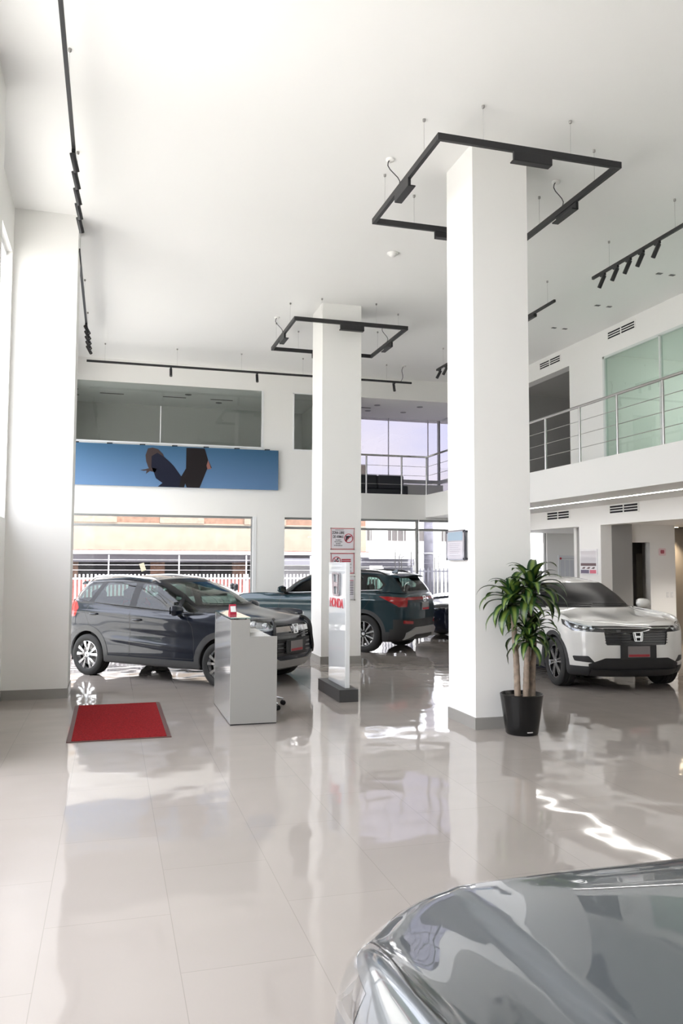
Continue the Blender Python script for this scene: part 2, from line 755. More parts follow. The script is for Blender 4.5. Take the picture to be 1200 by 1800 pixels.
def rim_parts(parent, r, style, M, side=1):
    """Alloy wheel face in local coords: axle along local z, outward = +z."""
    silver = mat('alloy silver', (.72, .73, .75), .22, 1.0)
    dark = mat('gloss black alloy', (.012, .012, .014), .15, 0, coat=.8)
    face = MB()
    if style == 'five_silver':
        n, mt = 5, silver
        # barrel
        face.lathe([(r * .97, -.10), (r * .99, -.02), (r * 1.0, .012), (r * .955, .016), (r * .93, -.004), (r * .90, -.10)], 48, M)
        for k in range(n):
            a = 2 * PI * k / n + .31
            for sgn in (-1, 1):
                pts = []
                for t, wd, off in ((.14, .055, .0), (.40, .058, .052), (.70, .070, .105), (.95, .085, .150)):
                    pts.append((t * r, wd * r * 2.5, sgn * off * r * 1.75))
                L_, R_ = [], []
                for (d, wd, of) in pts:
                    L_.append((d, of + wd * .5))
                    R_.append((d, of - wd * .5))
                poly = L_ + R_[::-1]
                ca, sa = math.cos(a), math.sin(a)
                face.prism(ccw(poly), -.02, .006, lambda u, v, d: M @ Vector((u * ca - v * sa, u * sa + v * ca, d + .012 - .02 * (u / r) * 0)))
        face.lathe([(r * .06, .022), (r * .20, .020), (r * .24, .0), (r * .24, -.05)], 24, M)
        face.build('rim', mt, parent, auto=35)
    else:
        blk = MB()
        blk.lathe([(r * .97, -.10), (r * 1.0, .0), (r * .985, .010), (r * .93, .004), (r * .90, -.10)], 48, M)
        n = 10 if style == 'ten_two_tone' else 6
        wd0, wd1 = (.075, .15) if n == 10 else (.10, .17)
        for k in range(n):
            a = 2 * PI * k / n + .2
            ca, sa = math.cos(a), math.sin(a)
            poly = [(r * .12, wd0 * r), (r * .97, wd1 * r), (r * .97, -wd1 * r), (r * .12, -wd0 * r)]
            blk.prism(ccw(poly), -.03, .0, lambda u, v, d: M @ Vector((u * ca - v * sa, u * sa + v * ca, d)))
        blk.build('rim', dark, parent, auto=35)
        for k in range(n):
            a = 2 * PI * k / n + .2
            ca, sa = math.cos(a), math.sin(a)
            if n == 10:
                poly = [(r * .24, wd0 * r * .3), (r * .96, wd1 * r * .85), (r * .96, -wd1 * r * .15), (r * .24, -wd0 * r * .6)]
                face.prism(ccw(poly), .0, .008, lambda u, v, d: M @ Vector((u * ca - v * sa, u * sa + v * ca, d)))
            else:
                for sg in (-1, 1):
                    poly = [(r * .16, sg * wd0 * r * .15), (r * .97, sg * wd1 * r * .55), (r * .97, sg * wd1 * r * .98), (r * .16, sg * wd0 * r * .95)]
                    face.prism(ccw(poly), .0, .008, lambda u, v, d: M @ Vector((u * ca - v * sa, u * sa + v * ca, d)))
        face.lathe([(r * 1.0, .002), (r * 1.0, .012), (r * .95, .012), (r * .94, .002)], 48, M)
        face.lathe([(0.001, .014), (r * .13, .012), (r * .15, .0)], 20, M)
        tag(face.build('rim_face', silver, parent, auto=35), 'machined silver spoke faces on the black rim')


def wheel(parent, x, y, r, width, rimr, style, s, steer=0.0):
    """One wheel with tyre, rim, disc; s = +1 left side, -1 right side."""
    M = Matrix.Translation((x, y, r)) @ Matrix.Rotation(steer, 4, 'Z') @ Matrix.Rotation(-s * PI / 2, 4, 'X')
    h = width / 2
    t = MB()
    prof = [(rimr * .98, h * .82), (rimr + .012, h * .92), (rimr + (r - rimr) * .45, h * 1.0), (r - .028, h * .93), (r - .008, h * .80)]
    tread = []
    for k in range(5):
        z0 = h * (.72 - k * .36)
        tread += [(r, z0), (r, z0 - h * .26), (r - .008, z0 - h * .27), (r - .008, z0 - h * .35)]
    prof += tread[:-2]
    prof += [(r - .008, -h * .80), (r - .028, -h * .93), (rimr + (r - rimr) * .45, -h), (rimr * .98, -h * .82)]
    rub = mat('tyre rubber', (.018, .018, .018), .75)
    t.lathe(prof, 64, M)
    holder = t.build('wheel', rub, parent, auto=40)
    M2 = M @ Matrix.Translation((0, 0, h * .66))
    rim_parts(holder, rimr, style, M2)
    b = MB()
    M3 = M @ Matrix.Translation((0, 0, h * .1))
    b.lathe([(.001, .03), (.07, .03), (.075, .0), (rimr * .78, .0), (rimr * .78, -.02), (.05, -.02)], 32, M3)
    b.build('brake_disc', mat('brake steel', (.28, .27, .26), .4, .9), holder, auto=35)


def h_badge(parent, M, s, name='emblem', mt_=None):
    """Ring-framed H badge, local xy plane facing +z, s = overall height."""
    ch = mt_ or mat('badge chrome', (.92, .93, .95), .08, 1.0)
    b = MB()
    w_top, w_bot, hh = s * .62, s * .48, s * .5
    out = rounded([(-w_bot, -hh), (w_bot, -hh), (w_top, hh), (-w_top, hh)], s * .16, 4)
    inn = poly_offset(out, s * .075)
    n = len(out)
    vs = [M @ Vector((x, y, .0)) for x, y in out] + [M @ Vector((x, y, s * .08)) for x, y in out] + \
         [M @ Vector((x, y, s * .08)) for x, y in inn] + [M @ Vector((x, y, .0)) for x, y in inn]
    fs = []
    for i in range(n):
        j = (i + 1) % n
        for k in range(3):
            fs.append((k * n + i, k * n + j, (k + 1) * n + j, (k + 1) * n + i))
    b.add(vs, fs)
    for sg in (-1, 1):
        leg = [(sg * s * .21, -hh * .86), (sg * s * .335, -hh * .86), (sg * s * .45, hh * .86), (sg * s * .285, hh * .86)]
        b.prism(ccw(leg), .0, s * .09, lambda u, v, d: M @ Vector((u, v, d)))
    bar = [(-s * .24, -s * .10), (s * .24, -s * .10), (s * .27, s * .09), (-s * .27, s * .09)]
    b.prism(ccw(bar), .0, s * .085, lambda u, v, d: M @ Vector((u, v, d)))
    return b.build(name, ch, parent)


def frame_at(p, n, up=(0, 0, 1)):
    """Matrix placing local z on n, local y close to up."""
    n = Vector(n).normalized()
    u = Vector(up)
    u = (u - n * u.dot(n)).normalized()
    a = u.cross(n).normalized()
    m_ = Matrix.Identity(4)
    for i in range(3):
        m_[i][0], m_[i][1], m_[i][2], m_[i][3] = a[i], u[i], n[i], p[i]
    return m_


def ribbon(pts_top, pts_bot, depth, nrm):
    """Solid strip between two matching point rows, thickened along nrm (list of normals)."""
    b = MB()
    n = len(pts_top)
    A = [p for p in pts_top]
    Bt = [p for p in pts_bot]
    A2 = [p - nn * depth for p, nn in zip(A, nrm)]
    B2 = [p - nn * depth for p, nn in zip(Bt, nrm)]
    b.strip([A, Bt, B2, A2, A])
    b.add([A[0], Bt[0], B2[0], A2[0]], [(0, 1, 2, 3)])
    b.add([A[-1], Bt[-1], B2[-1], A2[-1]], [(3, 2, 1, 0)])
    return b


def seat(parent, x, y, mt, w=.50, name='seat'):
    b = MB()

    def slab(prof, y0, y1):
        rows = []
        for k in range(7):
            t = k / 6
            yy = y0 + (y1 - y0) * t
            puff = math.sin(PI * t) ** .4
            cx = sum(p[0] for p in prof) / len(prof)
            cz = sum(p[1] for p in prof) / len(prof)
            rows.append([Vector((x + cx + (px - cx) * (.75 + .25 * puff), yy, cz + (pz - cz) * (.75 + .25 * puff))) for px, pz in prof + prof[:1]])
        b.strip(rows)
        b.add([p for p in rows[0][:-1]], [tuple(range(len(prof)))])
        b.add([p for p in rows[-1][:-1]], [tuple(range(len(prof)))[::-1]])
    slab([(-.25, .34), (.28, .38), (.30, .46), (.25, .52), (-.20, .47), (-.26, .42)], y - w / 2, y + w / 2)
    slab([(-.18, .42), (-.30, .40), (-.40, .80), (-.47, 1.05), (-.42, 1.09), (-.36, 1.04), (-.27, .75)], y - w / 2, y + w / 2)
    slab([(-.44, 1.10), (-.52, 1.12), (-.53, 1.28), (-.48, 1.31), (-.42, 1.26)], y - .13, y + .13)
    b.tube([(x - .44, y - .06, 1.0), (x - .47, y - .06, 1.16)], .008, 6)
    b.tube([(x - .44, y + .06, 1.0), (x - .47, y + .06, 1.16)], .008, 6)
    b.build(name, mt, parent, smooth=True)


def components(sh, pid):
    left = set(f for f in sh.bm.faces if f[sh.pid] == pid)
    out = []
    while left:
        st = [left.pop()]
        comp = set(st)
        while st:
            f = st.pop()
            for e in f.edges:
                for g_ in e.link_faces:
                    if g_ in left:
                        left.discard(g_)
                        comp.add(g_)
                        st.append(g_)
        if len(comp) > 3:
            out.append(comp)
    return out


def build_car(root, S):
    paint = S['paint']
    black = mat('black trim plastic', (.018, .018, .019), .45)
    clad = S.get('clad', mat('charcoal cladding', (.035, .036, .038), .55, bump=(180, .15)))
    gloss = mat('piano black', (.006, .006, .007), .08, 0, coat=1)
    chrome = mat('car chrome', (.85, .86, .88), .1, 1.0)
    inner = mat('cabin lining', (.03, .03, .032), .8)
    wglass = S.get('glass', glass('tinted car glass', (.32, .42, .385), .9))
    red = mat('red lamp lens', (.30, .004, .006), .12, 0, coat=.6)
    sh = Shell(car_surface(S))
    bm = sh.bm
    X, Y_, Z = (1, 0, 0), (0, 1, 0), (0, 0, 1)
    w = S['W'] / 2
    FA, RA = S['FA'], S['RA']
    xf, xr = S['xf'], S['xr']
    BODY, GLASS, BAND, WSH, RW, HOOD, DOOR0, CLAD, GRL, LAMP, TAIL, HOLE, GAP, LOWG, PLATEB, FENDER = 0, 1, 2, 3, 4, 5, 10, 6, 7, 8, 9, 20, 21, 22, 23, 24
    P_ = sh.pid
    # lower cladding
    zc_ = S['clad_z']
    sh.cut([(-4, -1), (4, -1), (4, zc_), (-4, zc_)], X, Z, lambda f: True, CLAD)
    # side glass
    for s in (1, -1):
        t_side = lambda f, s=s: f.calc_center_median().y * s > .3 and abs(f.normal.y) > .45
        n = 0
        for k, poly in enumerate(S['windows']):
            poly = rounded(poly, .035, 3)
            if s:
                sh.cut(poly, X, Z, t_side, 30 + k + (10 if s > 0 else 0))
        for poly in S.get('dlo_black', []):
            sh.cut(ccw(poly), X, Z, t_side, BAND)
    # windshield and rear window
    tf = lambda f: f.calc_center_median().x > S['xh'] - .25 and f.calc_center_median().z > S['zc'] - .12 and f.normal.x > .16
    sh.cut(rounded(S['windshield'], .07, 4), Y_, Z, tf, BAND)
    wi = poly_offset(rounded(S['windshield'], .07, 4), .035)
    sh.cut(wi, Y_, Z, tf, WSH, over=(BAND,))
    if S.get('rear_glass'):
        trr = lambda f: f.calc_center_median().x < S['xrh'] + .15 and f.calc_center_median().z > S['zrb'] - .2 and f.normal.x < -.15
        sh.cut(rounded(S['rear_glass'], .08, 4), Y_, Z, trr, BAND)
        sh.cut(poly_offset(rounded(S['rear_glass'], .08, 4), .03), Y_, Z, trr, RW, over=(BAND,))
    # grille & lower openings
    tfr = lambda f: f.normal.x > .25 and f.calc_center_median().x > FA
    tre = lambda f: f.normal.x < -.25 and f.calc_center_median().x < RA
    for poly in S.get('grille', []):
        sh.cut(rounded(poly, .02, 2), Y_, Z, tfr, GRL, over=(BODY, CLAD))
    for poly in S.get('front_black', []):
        sh.cut(rounded(poly, .015, 2), Y_, Z, tfr, LOWG, over=(BODY, CLAD))
    for poly in S.get('rear_black', []):
        sh.cut(rounded(poly, .02, 2), Y_, Z, tre, LOWG, over=(BODY, CLAD))
    for poly in S.get('rear_red', []):
        sh.cut(rounded(poly, .01, 2), Y_, Z, tre, TAIL, over=(BODY, CLAD, LOWG))
    # headlights, tail lights (3-D corner points seen along a slanted direction)
    for key, pid, sgn in (('headlight', LAMP, 1), ('taillight', TAIL, -1)):
        if key in S:
            for spec in S[key]:
                for s in (1, -1):
                    D = Vector(spec['dir'])
                    D = Vector((D.x, D.y * s, 0)).normalized()
                    A = Vector((0, 0, 1)).cross(D).normalized()
                    pts = [(Vector((p[0], p[1] * s, p[2])).dot(A), p[2]) for p in spec['pts']]
                    t = lambda f, D=D, s=s: f.normal.dot(D) > .12 and f.calc_center_median().y * s > .05 and f.calc_center_median().x * sgn > 0
                    sh.cut(rounded(pts, spec.get('r', .02), 2), A, Z, t, pid, over=(BODY, CLAD, LOWG, GRL))
    # bonnet
    hp = ccw(S['hood'])
    th = lambda f: f.normal.z > .35 and f.calc_center_median().z < S['zc'] + .2 and f.calc_center_median().x > S['xc'] - .6
    sh.cut(hp, X, Y_, th, GAP)
    sh.cut(poly_offset(hp, .006), X, Y_, th, HOOD, over=(GAP,))
    # doors
    for s in (1, -1):
        t_side = lambda f, s=s: f.calc_center_median().y * s > .3 and abs(f.normal.y) > .45
        for k, poly in enumerate(S['doors']):
            pp = rounded(poly, [.05] * len(poly), 2)
            sh.cut(pp, X, Z, t_side, GAP)
            sh.cut(poly_offset(pp, .007), X, Z, t_side, DOOR0 + k + (4 if s > 0 else 0), over=(GAP,))
    # arch cladding, then the wheel openings
    ra, rc = S['arch_r'], S['arch_r'] + S.get('arch_w', .075)
    zz = S['arch_z']
    allp = tuple(range(0, 30))
    for ax in (FA, RA):
        for s in (1, -1):
            t_side = lambda f, s=s: f.calc_center_median().y * s > .3 and abs(f.normal.y) > .12 and f.calc_center_median().z < 1.0
            if S.get('arch_w', .075) > 0:
                sh.cut(disc(ax, zz, rc, 36), X, Z, t_side, CLAD, over=allp)
            t2 = lambda f, s=s: f.calc_center_median().y * s > .3 and f.calc_center_median().z < 1.0
            sh.cut(disc(ax, zz, ra, 36), X, Z, t2, HOLE, over=allp)
            sh.cut([(ax - ra, -.2), (ax + ra, -.2), (ax + ra * .985, zz), (ax - ra * .985, zz)], X, Z, t2, HOLE, over=allp)
    # ---- meshes
    sh.extract([BODY, GAP], 'body_shell', [paint, black], root, {BODY: 0, GAP: 1}, rim=.012)
    tag(sh.extract([CLAD], 'lower_cladding', S.get('clad_mat', clad), root, off=.006, rim=.03), S.get('clad_label', 'dark grey plastic arch and sill cladding'))
    sh.extract([HOOD], 'hood', paint, root, rim=.015)
    names = ['front', 'rear']
    dr = {}
    for s in (1, -1):
        for k in range(len(S['doors'])):
            o = sh.extract([DOOR0 + k + (4 if s > 0 else 0)], 'door', paint, root, rim=.012)
            dr[(s, k)] = o
        for k in range(len(S['windows'])):
            sh.extract([30 + k + (10 if s > 0 else 0)], 'window_glass', wglass, root)
    sh.extract([BAND], 'glass_surround', mat('window surround black', (.010, .010, .011), .3, spec=.25), root, off=.001)
    sh.extract([WSH], 'windshield', S.get('wsglass', glass('windshield glass', (.62, .72, .68), 1.2)), root)
    sh.extract([RW], 'rear_window', wglass, root)
    sh.extract([GRL], 'grille', gloss, root, off=-.02)
    sh.extract([GRL], 'grille_recess', gloss, root, off=-.006) if False else None
    for comp in components(sh, LOWG):
        sh.extract([LOWG], 'bumper_insert', black, root, off=-.004, test=lambda f, c=comp: f in c)
    # lamps: clear cover, dark bowl behind
    for s in (1, -1):
        ts = lambda f, s=s: f.calc_center_median().y * s > 0
        lo = sh.extract([LAMP], 'headlight', S.get('lamp_bowl', mat('headlamp bowl', (.10, .10, .11), .18, .8)), root, test=ts, off=-.03)
        if lo:
            sh.extract([LAMP], 'lamp_cover', glass('lamp cover glass', (.93, .95, .96), 1.6), lo, test=ts, off=.001)
            for (lx, ly, lz, lr) in S.get('lamp_lenses', []):
                p = sh.front(ly * s, lz)
                if p is None: continue
                n = Vector((1, .25 * s, 0)).normalized()
                M = frame_at(p - n * .035, n)
                b = MB()
                b.lathe([(lr * 1.15, -.01), (lr * 1.15, .012), (lr * .95, .006), (lr * .8, .012), (lr * .4, .02), (.001, .022)], 20, M)
                b.build('lamp_lens', mat('lens chrome', (.8, .82, .86), .06, .85), lo, smooth=True)
            for path in S.get('lamp_drl', []):
                pts = []
                for (py, pz) in path:
                    p = sh.front(py * s, pz, -.012)
                    if p is not None: pts.append(p)
                if len(pts) > 1:
                    b = MB()
                    b.tube(pts, .008, 6)
                    tag(b.build('light_bar', mat('lamp light guide', (.85, .88, .92), .2), lo, smooth=True), 'pale daytime light guide')
    for comp in components(sh, TAIL):
        sh.extract([TAIL], 'tail_light', red, root, test=lambda f, c=comp: f in c, off=.004, rim=.02)
    # slats
    for (z_, y_, hgt, mt_) in S.get('slats', []):
        top, bot, nn = [], [], []
        N = 24
        for k in range(N + 1):
            yy = -y_ + 2 * y_ * k / N
            a = sh.front(yy, z_ + hgt / 2, .004)
            b_ = sh.front(yy, z_ - hgt / 2, .004)
            if a is None or b_ is None: continue
            n = Vector((1, 0, 0))
            top.append(a)
            bot.append(b_)
            nn.append(n)
        rb = ribbon(top, bot, .03, nn)
        rb.build('grille_slat', mt_, root, auto=50)
    for spec in S.get('bands', []):
        fn = sh.front if spec['end'] == 'front' else sh.rear
        top, bot, nn = [], [], []
        N = 26
        for k in range(N + 1):
            t = -1 + 2 * k / N
            yy = spec['y'] * t
            lift = spec.get('lift', 0) * max(0, abs(t) - spec.get('t0', .6)) / (1 - spec.get('t0', .6) + 1e-6)
            n = Vector((1 if spec['end'] == 'front' else -1, 0, 0))
            a = fn(yy, spec['z1'] + lift, 0)
            b_ = fn(yy, spec['z0'] + lift, 0)
            if a is None or b_ is None: continue
            top.append(a + n * spec.get('out', .015))
            bot.append(b_ + n * spec.get('out', .015))
            nn.append(n)
        if len(top) > 2:
            tag(ribbon(top, bot, .05, nn).build(spec['name'], spec['mat'], root, auto=40), spec.get('label'))
    # arch liners
    for ax in (FA, RA):
        for s in (1, -1):
            b = MB()
            rows = []
            for dy in (0.0, .12, .30):
                row = []
                for k in range(25):
                    an = -.30 + (PI + .60) * k / 24
                    x, z = ax + (ra + .004) * math.cos(an), max(.12, zz + (ra + .004) * math.sin(an))
                    p = sh.side(x, z, s) if dy == 0 else None
                    if dy == 0:
                        y = (p.y if p is not None else w * .96 * s) - .004 * s
                        row0 = y
                        row.append(Vector((x, y, z)))
                    else:
                        row.append(Vector((x, (w - .02 - dy) * s, z)))
                rows.append(row)
            b.strip(rows)
            b.strip([rows[-1], [Vector((ax, (w - .32) * s, .3))] * 25])
            b.build('wheel_arch_liner', mat('arch liner', (.012, .012, .012), .9), root)
    # wheels
    tr = S['tyre_r']
    for ax in (FA, RA):
        for s in (1, -1):
            wheel(root, ax, s * (w - .115 - S.get('wheel_in', 0)), tr, .215, S['rim_r'], S['rim'], s, S.get('steer', 0) if ax == FA else 0)
    # underside, lining, interior
    b = MB()
    b.box(xr + .32, xf - .38, -w * .72, w * .72, S['ground'] + .015, S['ground'] + .06)
    b.build('underbody', mat('underbody black', (.01, .01, .01), .9), root)
    up = lambda f: f.calc_center_median().z > .45 and (f.calc_center_median().x < S['xc'] + .05)
    sh.extract([BODY, GAP, BAND] + [DOOR0 + k for k in range(8)], 'cabin_lining', S.get('lining', inner), root, off=-.028, test=up, flip=True)
    b = MB()
    b.box(xr + .35, S['xc'] - .25, -w + .14, w - .14, S['ground'] + .12, S['ground'] + .16)
    dz = S['zc'] - .10
    dx = S['xc']
    prof = [(dx - .05, .40), (dx - .50, .42), (dx - .55, dz - .18), (dx - .52, dz - .04), (dx - .40, dz), (dx - .02, dz - .02)]
    b.prism(ccw(prof), -w + .16, w - .16, lambda u, v, d: Vector((u, d, v)))
    b.build('dashboard', mat('dashboard plastic', (.02, .02, .022), .6), root)
    seatm = S.get('seat_mat', mat('charcoal seat fabric', (.045, .045, .05), .85))
    fx = S['xc'] - 1.22
    seat(root, fx, .37, seatm)
    seat(root, fx, -.37, seatm)
    seat(root, fx - .85, .36, seatm, .58)
    seat(root, fx - .85, -.36, seatm, .58)
    b = MB()
    Ms = Matrix.Translation((fx + .50, .37, .86)) @ Matrix.Rotation(R(-68), 4, 'Y')
    ring = [Ms @ Vector((.18 * math.cos(2 * PI * k / 28), .18 * math.sin(2 * PI * k / 28), 0)) for k in range(29)]
    b.tube(ring, .015, 8, cap=False)
    b.lathe([(.001, .03), (.06, .025), (.07, -.02), (.03, -.05)], 16, Ms)
    b.tube([Ms @ Vector((-.17, 0, 0)), Ms @ Vector((.17, 0, 0))], .014, 6)
    b.build('steering_wheel', mat('dashboard plastic', (.02, .02, .022), .6), root, smooth=True)
    b = MB()
    b.box(S['xh'] + .02, S['xh'] + .05, -.11, .11, S['zh'] - .13, S['zh'] - .07)
    b.build('rear_view_mirror', black, root, bevel=.01)
    # door mirrors
    for s in (1, -1):
        mx, mz = S['mirror']
        p = sh.side(mx, mz - .04, s)
        if p is None: continue
        b = MB()
        cx, cy, cz = mx + .03, p.y + s * .14, mz + .03
        rows = []
        for i in range(9):
            u = -1 + 2 * i / 8
            row = []
            for k in range(17):
                an = 2 * PI * k / 16
                rr_ = (1 - abs(u) ** 2.6) ** .42 if abs(u) < 1 else 0.0
                ex = .075 * rr_ * (1 if math.cos(an) > 0 else .45)
                row.append(Vector((cx + ex * math.cos(an), cy + .125 * u, cz + (.075 + .012 * u * -1) * rr_ * (abs(math.sin(an)) ** .8) * (1 if math.sin(an) > 0 else -1))))
            rows.append(row)
        b.strip(rows)
        mo = b.build('door_mirror', S.get('mirror_mat', paint), root, smooth=True)
        b = MB()
        b.tube([(mx - .01, p.y - s * .02, mz - .05), (mx + .01, p.y + s * .05, mz - .045), (cx, p.y + s * .09, cz - .04)], .028, 8, rr=[.034, .026, .03])
        b.build('mirror_arm', black, mo, smooth=True)
        b = MB()
        b.add([(cx - .040, cy - .10, cz - .05), (cx - .040, cy + .10, cz - .045), (cx - .040, cy + .10, cz + .05), (cx - .040, cy - .10, cz + .052)], [(0, 1, 2, 3)])
        tag(b.build('mirror_glass', mat('mirror glass', (.9, .9, .92), .02, 1), mo), 'silvered mirror glass')
        # handles
        for k, (hx, hz) in enumerate(S['handles']):
            d = dr.get((s, k)) or root
            pts = []
            for t in (-.095, -.06, 0, .06, .095):
                q = sh.side(hx + t, hz, s, .004 if abs(t) > .08 else .026)
                if q is not None: pts.append(q)
            b = MB()
            b.tube(pts, .012, 8, rr=[.008, .013, .015, .013, .008])
            b.build('door_handle', S.get('handle_mat', paint), d, smooth=True)
            b = MB()
            q = sh.side(hx, hz, s)
            n = sh.normal_at(q)
            M = frame_at(q + n * .001, n)
            b.lathe([(.001, .001), (.052, .001), (.058, .0)], 20, M @ Matrix.Diagonal((1.25, .62, 1, 1)))
            b.build('handle_cup', mat('handle recess', (.008, .008, .009), .3), d, smooth=True)
    # badges, plates
    if S.get('badge_front'):
        z_, s_ = S['badge_front']
        p = sh.front(0, z_)
        h_badge(root, frame_at(p + Vector((.012, 0, 0)), (1, 0, .12)), s_)
    if S.get('badge_rear'):
        z_, s_ = S['badge_rear']
        p = sh.rear(0, z_)
        h_badge(root, frame_at(p + Vector((-.008, 0, 0)), (-1, 0, .2)), s_)
    if S.get('plate_front'):
        z_ = S['plate_front']
        p = sh.front(0, z_)
        b = MB()
        b.box(p.x + .0, p.x + .022, -.26, .26, z_ - .09, z_ + .10)
        pb = b.build('plate_holder', black, root, bevel=.008)
        b = MB()
        b.box(p.x + .022, p.x + .030, -.16, .16, z_ - .065, z_ + .085)
        tag(b.build('license_plate', mat('blank grey plate', S.get('plate_col', (.20, .18, .18)), .45), pb, bevel=.003), 'blank grey plate with red strip')
        b = MB()
        b.box(p.x + .030, p.x + .032, -.15, .15, z_ - .058, z_ - .025)
        b.build('plate_strip', mat('plate red strip', S.get('strip_col', (.35, .03, .04)), .5), pb)
    if S.get('plate_rear'):
        z_ = S['plate_rear']
        p = sh.rear(0, z_)
        b = MB()
        b.box(p.x - .020, p.x - .0, -.16, .16, z_ - .075, z_ + .075)
        pb = b.build('license_plate', mat('blank grey plate light', (.30, .29, .30), .45), root, bevel=.003)
        b = MB()
        b.box(p.x - .022, p.x - .020, -.15, .15, z_ - .068, z_ - .03)
        b.build('plate_strip', mat('plate red strip bright', (.55, .03, .05), .5), pb)
    # roof rails
    if S.get('rails'):
        x0, x1, yy, lift = S['rails']
        for s in (1, -1):
            pts, rr_ = [], []
            for k in range(17):
                t = k / 16
                x = x0 + (x1 - x0) * t
                q = sh.top(x, yy * s)
                if q is None: continue
                q.z += lift * min(1, math.sin(PI * min(max(t, .0), 1)) * 3.2) - .004
                pts.append(q)
                rr_.append(.014 + .008 * (1 if .1 < t < .9 else 0))
            b = MB()
            b.tube(pts, .02, 8, rr=rr_)
            tag(b.build('roof_rail', S.get('rail_mat', mat('satin rail silver', (.55, .55, .56), .35, .7)), root, smooth=True), 'satin silver roof rail' if 'rail_mat' not in S else None)
    if S.get('spoiler'):
        x0, z0, yy, dep = S['spoiler']
        b = MB()
        rows = []
        for k in range(13):
            t = -1 + 2 * k / 12
            y = yy * t
            q = sh.top(x0 + .12, y * .97)
            zt = (q.z if q is not None else z0) + .004
            back = dep * (1 - .35 * abs(t) ** 4)
            rows.append([Vector((x0 + .14, y, zt)), Vector((x0 - back * .5, y, zt - .006)), Vector((x0 - back, y, zt - .040)), Vector((x0 - back * .9, y, zt - .062)), Vector((x0 + .0, y, zt - .055)), Vector((x0 + .14, y, zt - .03))])
        b.strip(rows)
        for rw in (rows[0], rows[-1]):
            b.add(rw, [tuple(range(len(rw)))])
        b.build('roof_spoiler', paint, root, auto=50)
    if S.get('fin'):
        x0 = S['fin']
        q = sh.top(x0, 0)
        b = MB()
        b.prism([(x0 + .10, q.z - .01), (x0 - .08, q.z - .01), (x0 - .09, q.z + .065), (x0 - .04, q.z + .06)], -.018, .018, lambda u, v, d: Vector((u, d * (1 - (v - q.z) / .09), v)))
        b.build('antenna_fin', paint, root)
    if S.get('wipers'):
        for (ya, yb, rise) in S['wipers']:
            pts = []
            for k in range(8):
                t = k / 7
                y = ya + (yb - ya) * t
                z = S['zc'] + .035 + rise * t
                q = sh.front(y, z, .018)
                if q is not None and q.x < S['xc'] + .1: pts.append(q)
            if len(pts) > 2:
                b = MB()
                b.tube(pts, .007, 6)
                b.build('wiper', black, root, smooth=True)
    for spec in S.get('strips', []):          # character-line trims following the side
        for s in (1, -1):
            pts = [sh.side(x, z, s, spec.get('off', .004)) for x, z in spec['pts']]
            pts = [p for p in pts if p is not None]
            if len(pts) > 1:
                b = MB()
                b.tube(pts, spec['r'], 6)
                tag(b.build(spec['name'], spec['mat'], root, smooth=True), spec.get('label'))
    for fn in S.get('extra', []):
        fn(root, sh)
    sh.bm.free()
    return root

# ------------------------------------------------------------------ car specifications
def mirror_poly(p):
    return [(-a, b) for a, b in p]


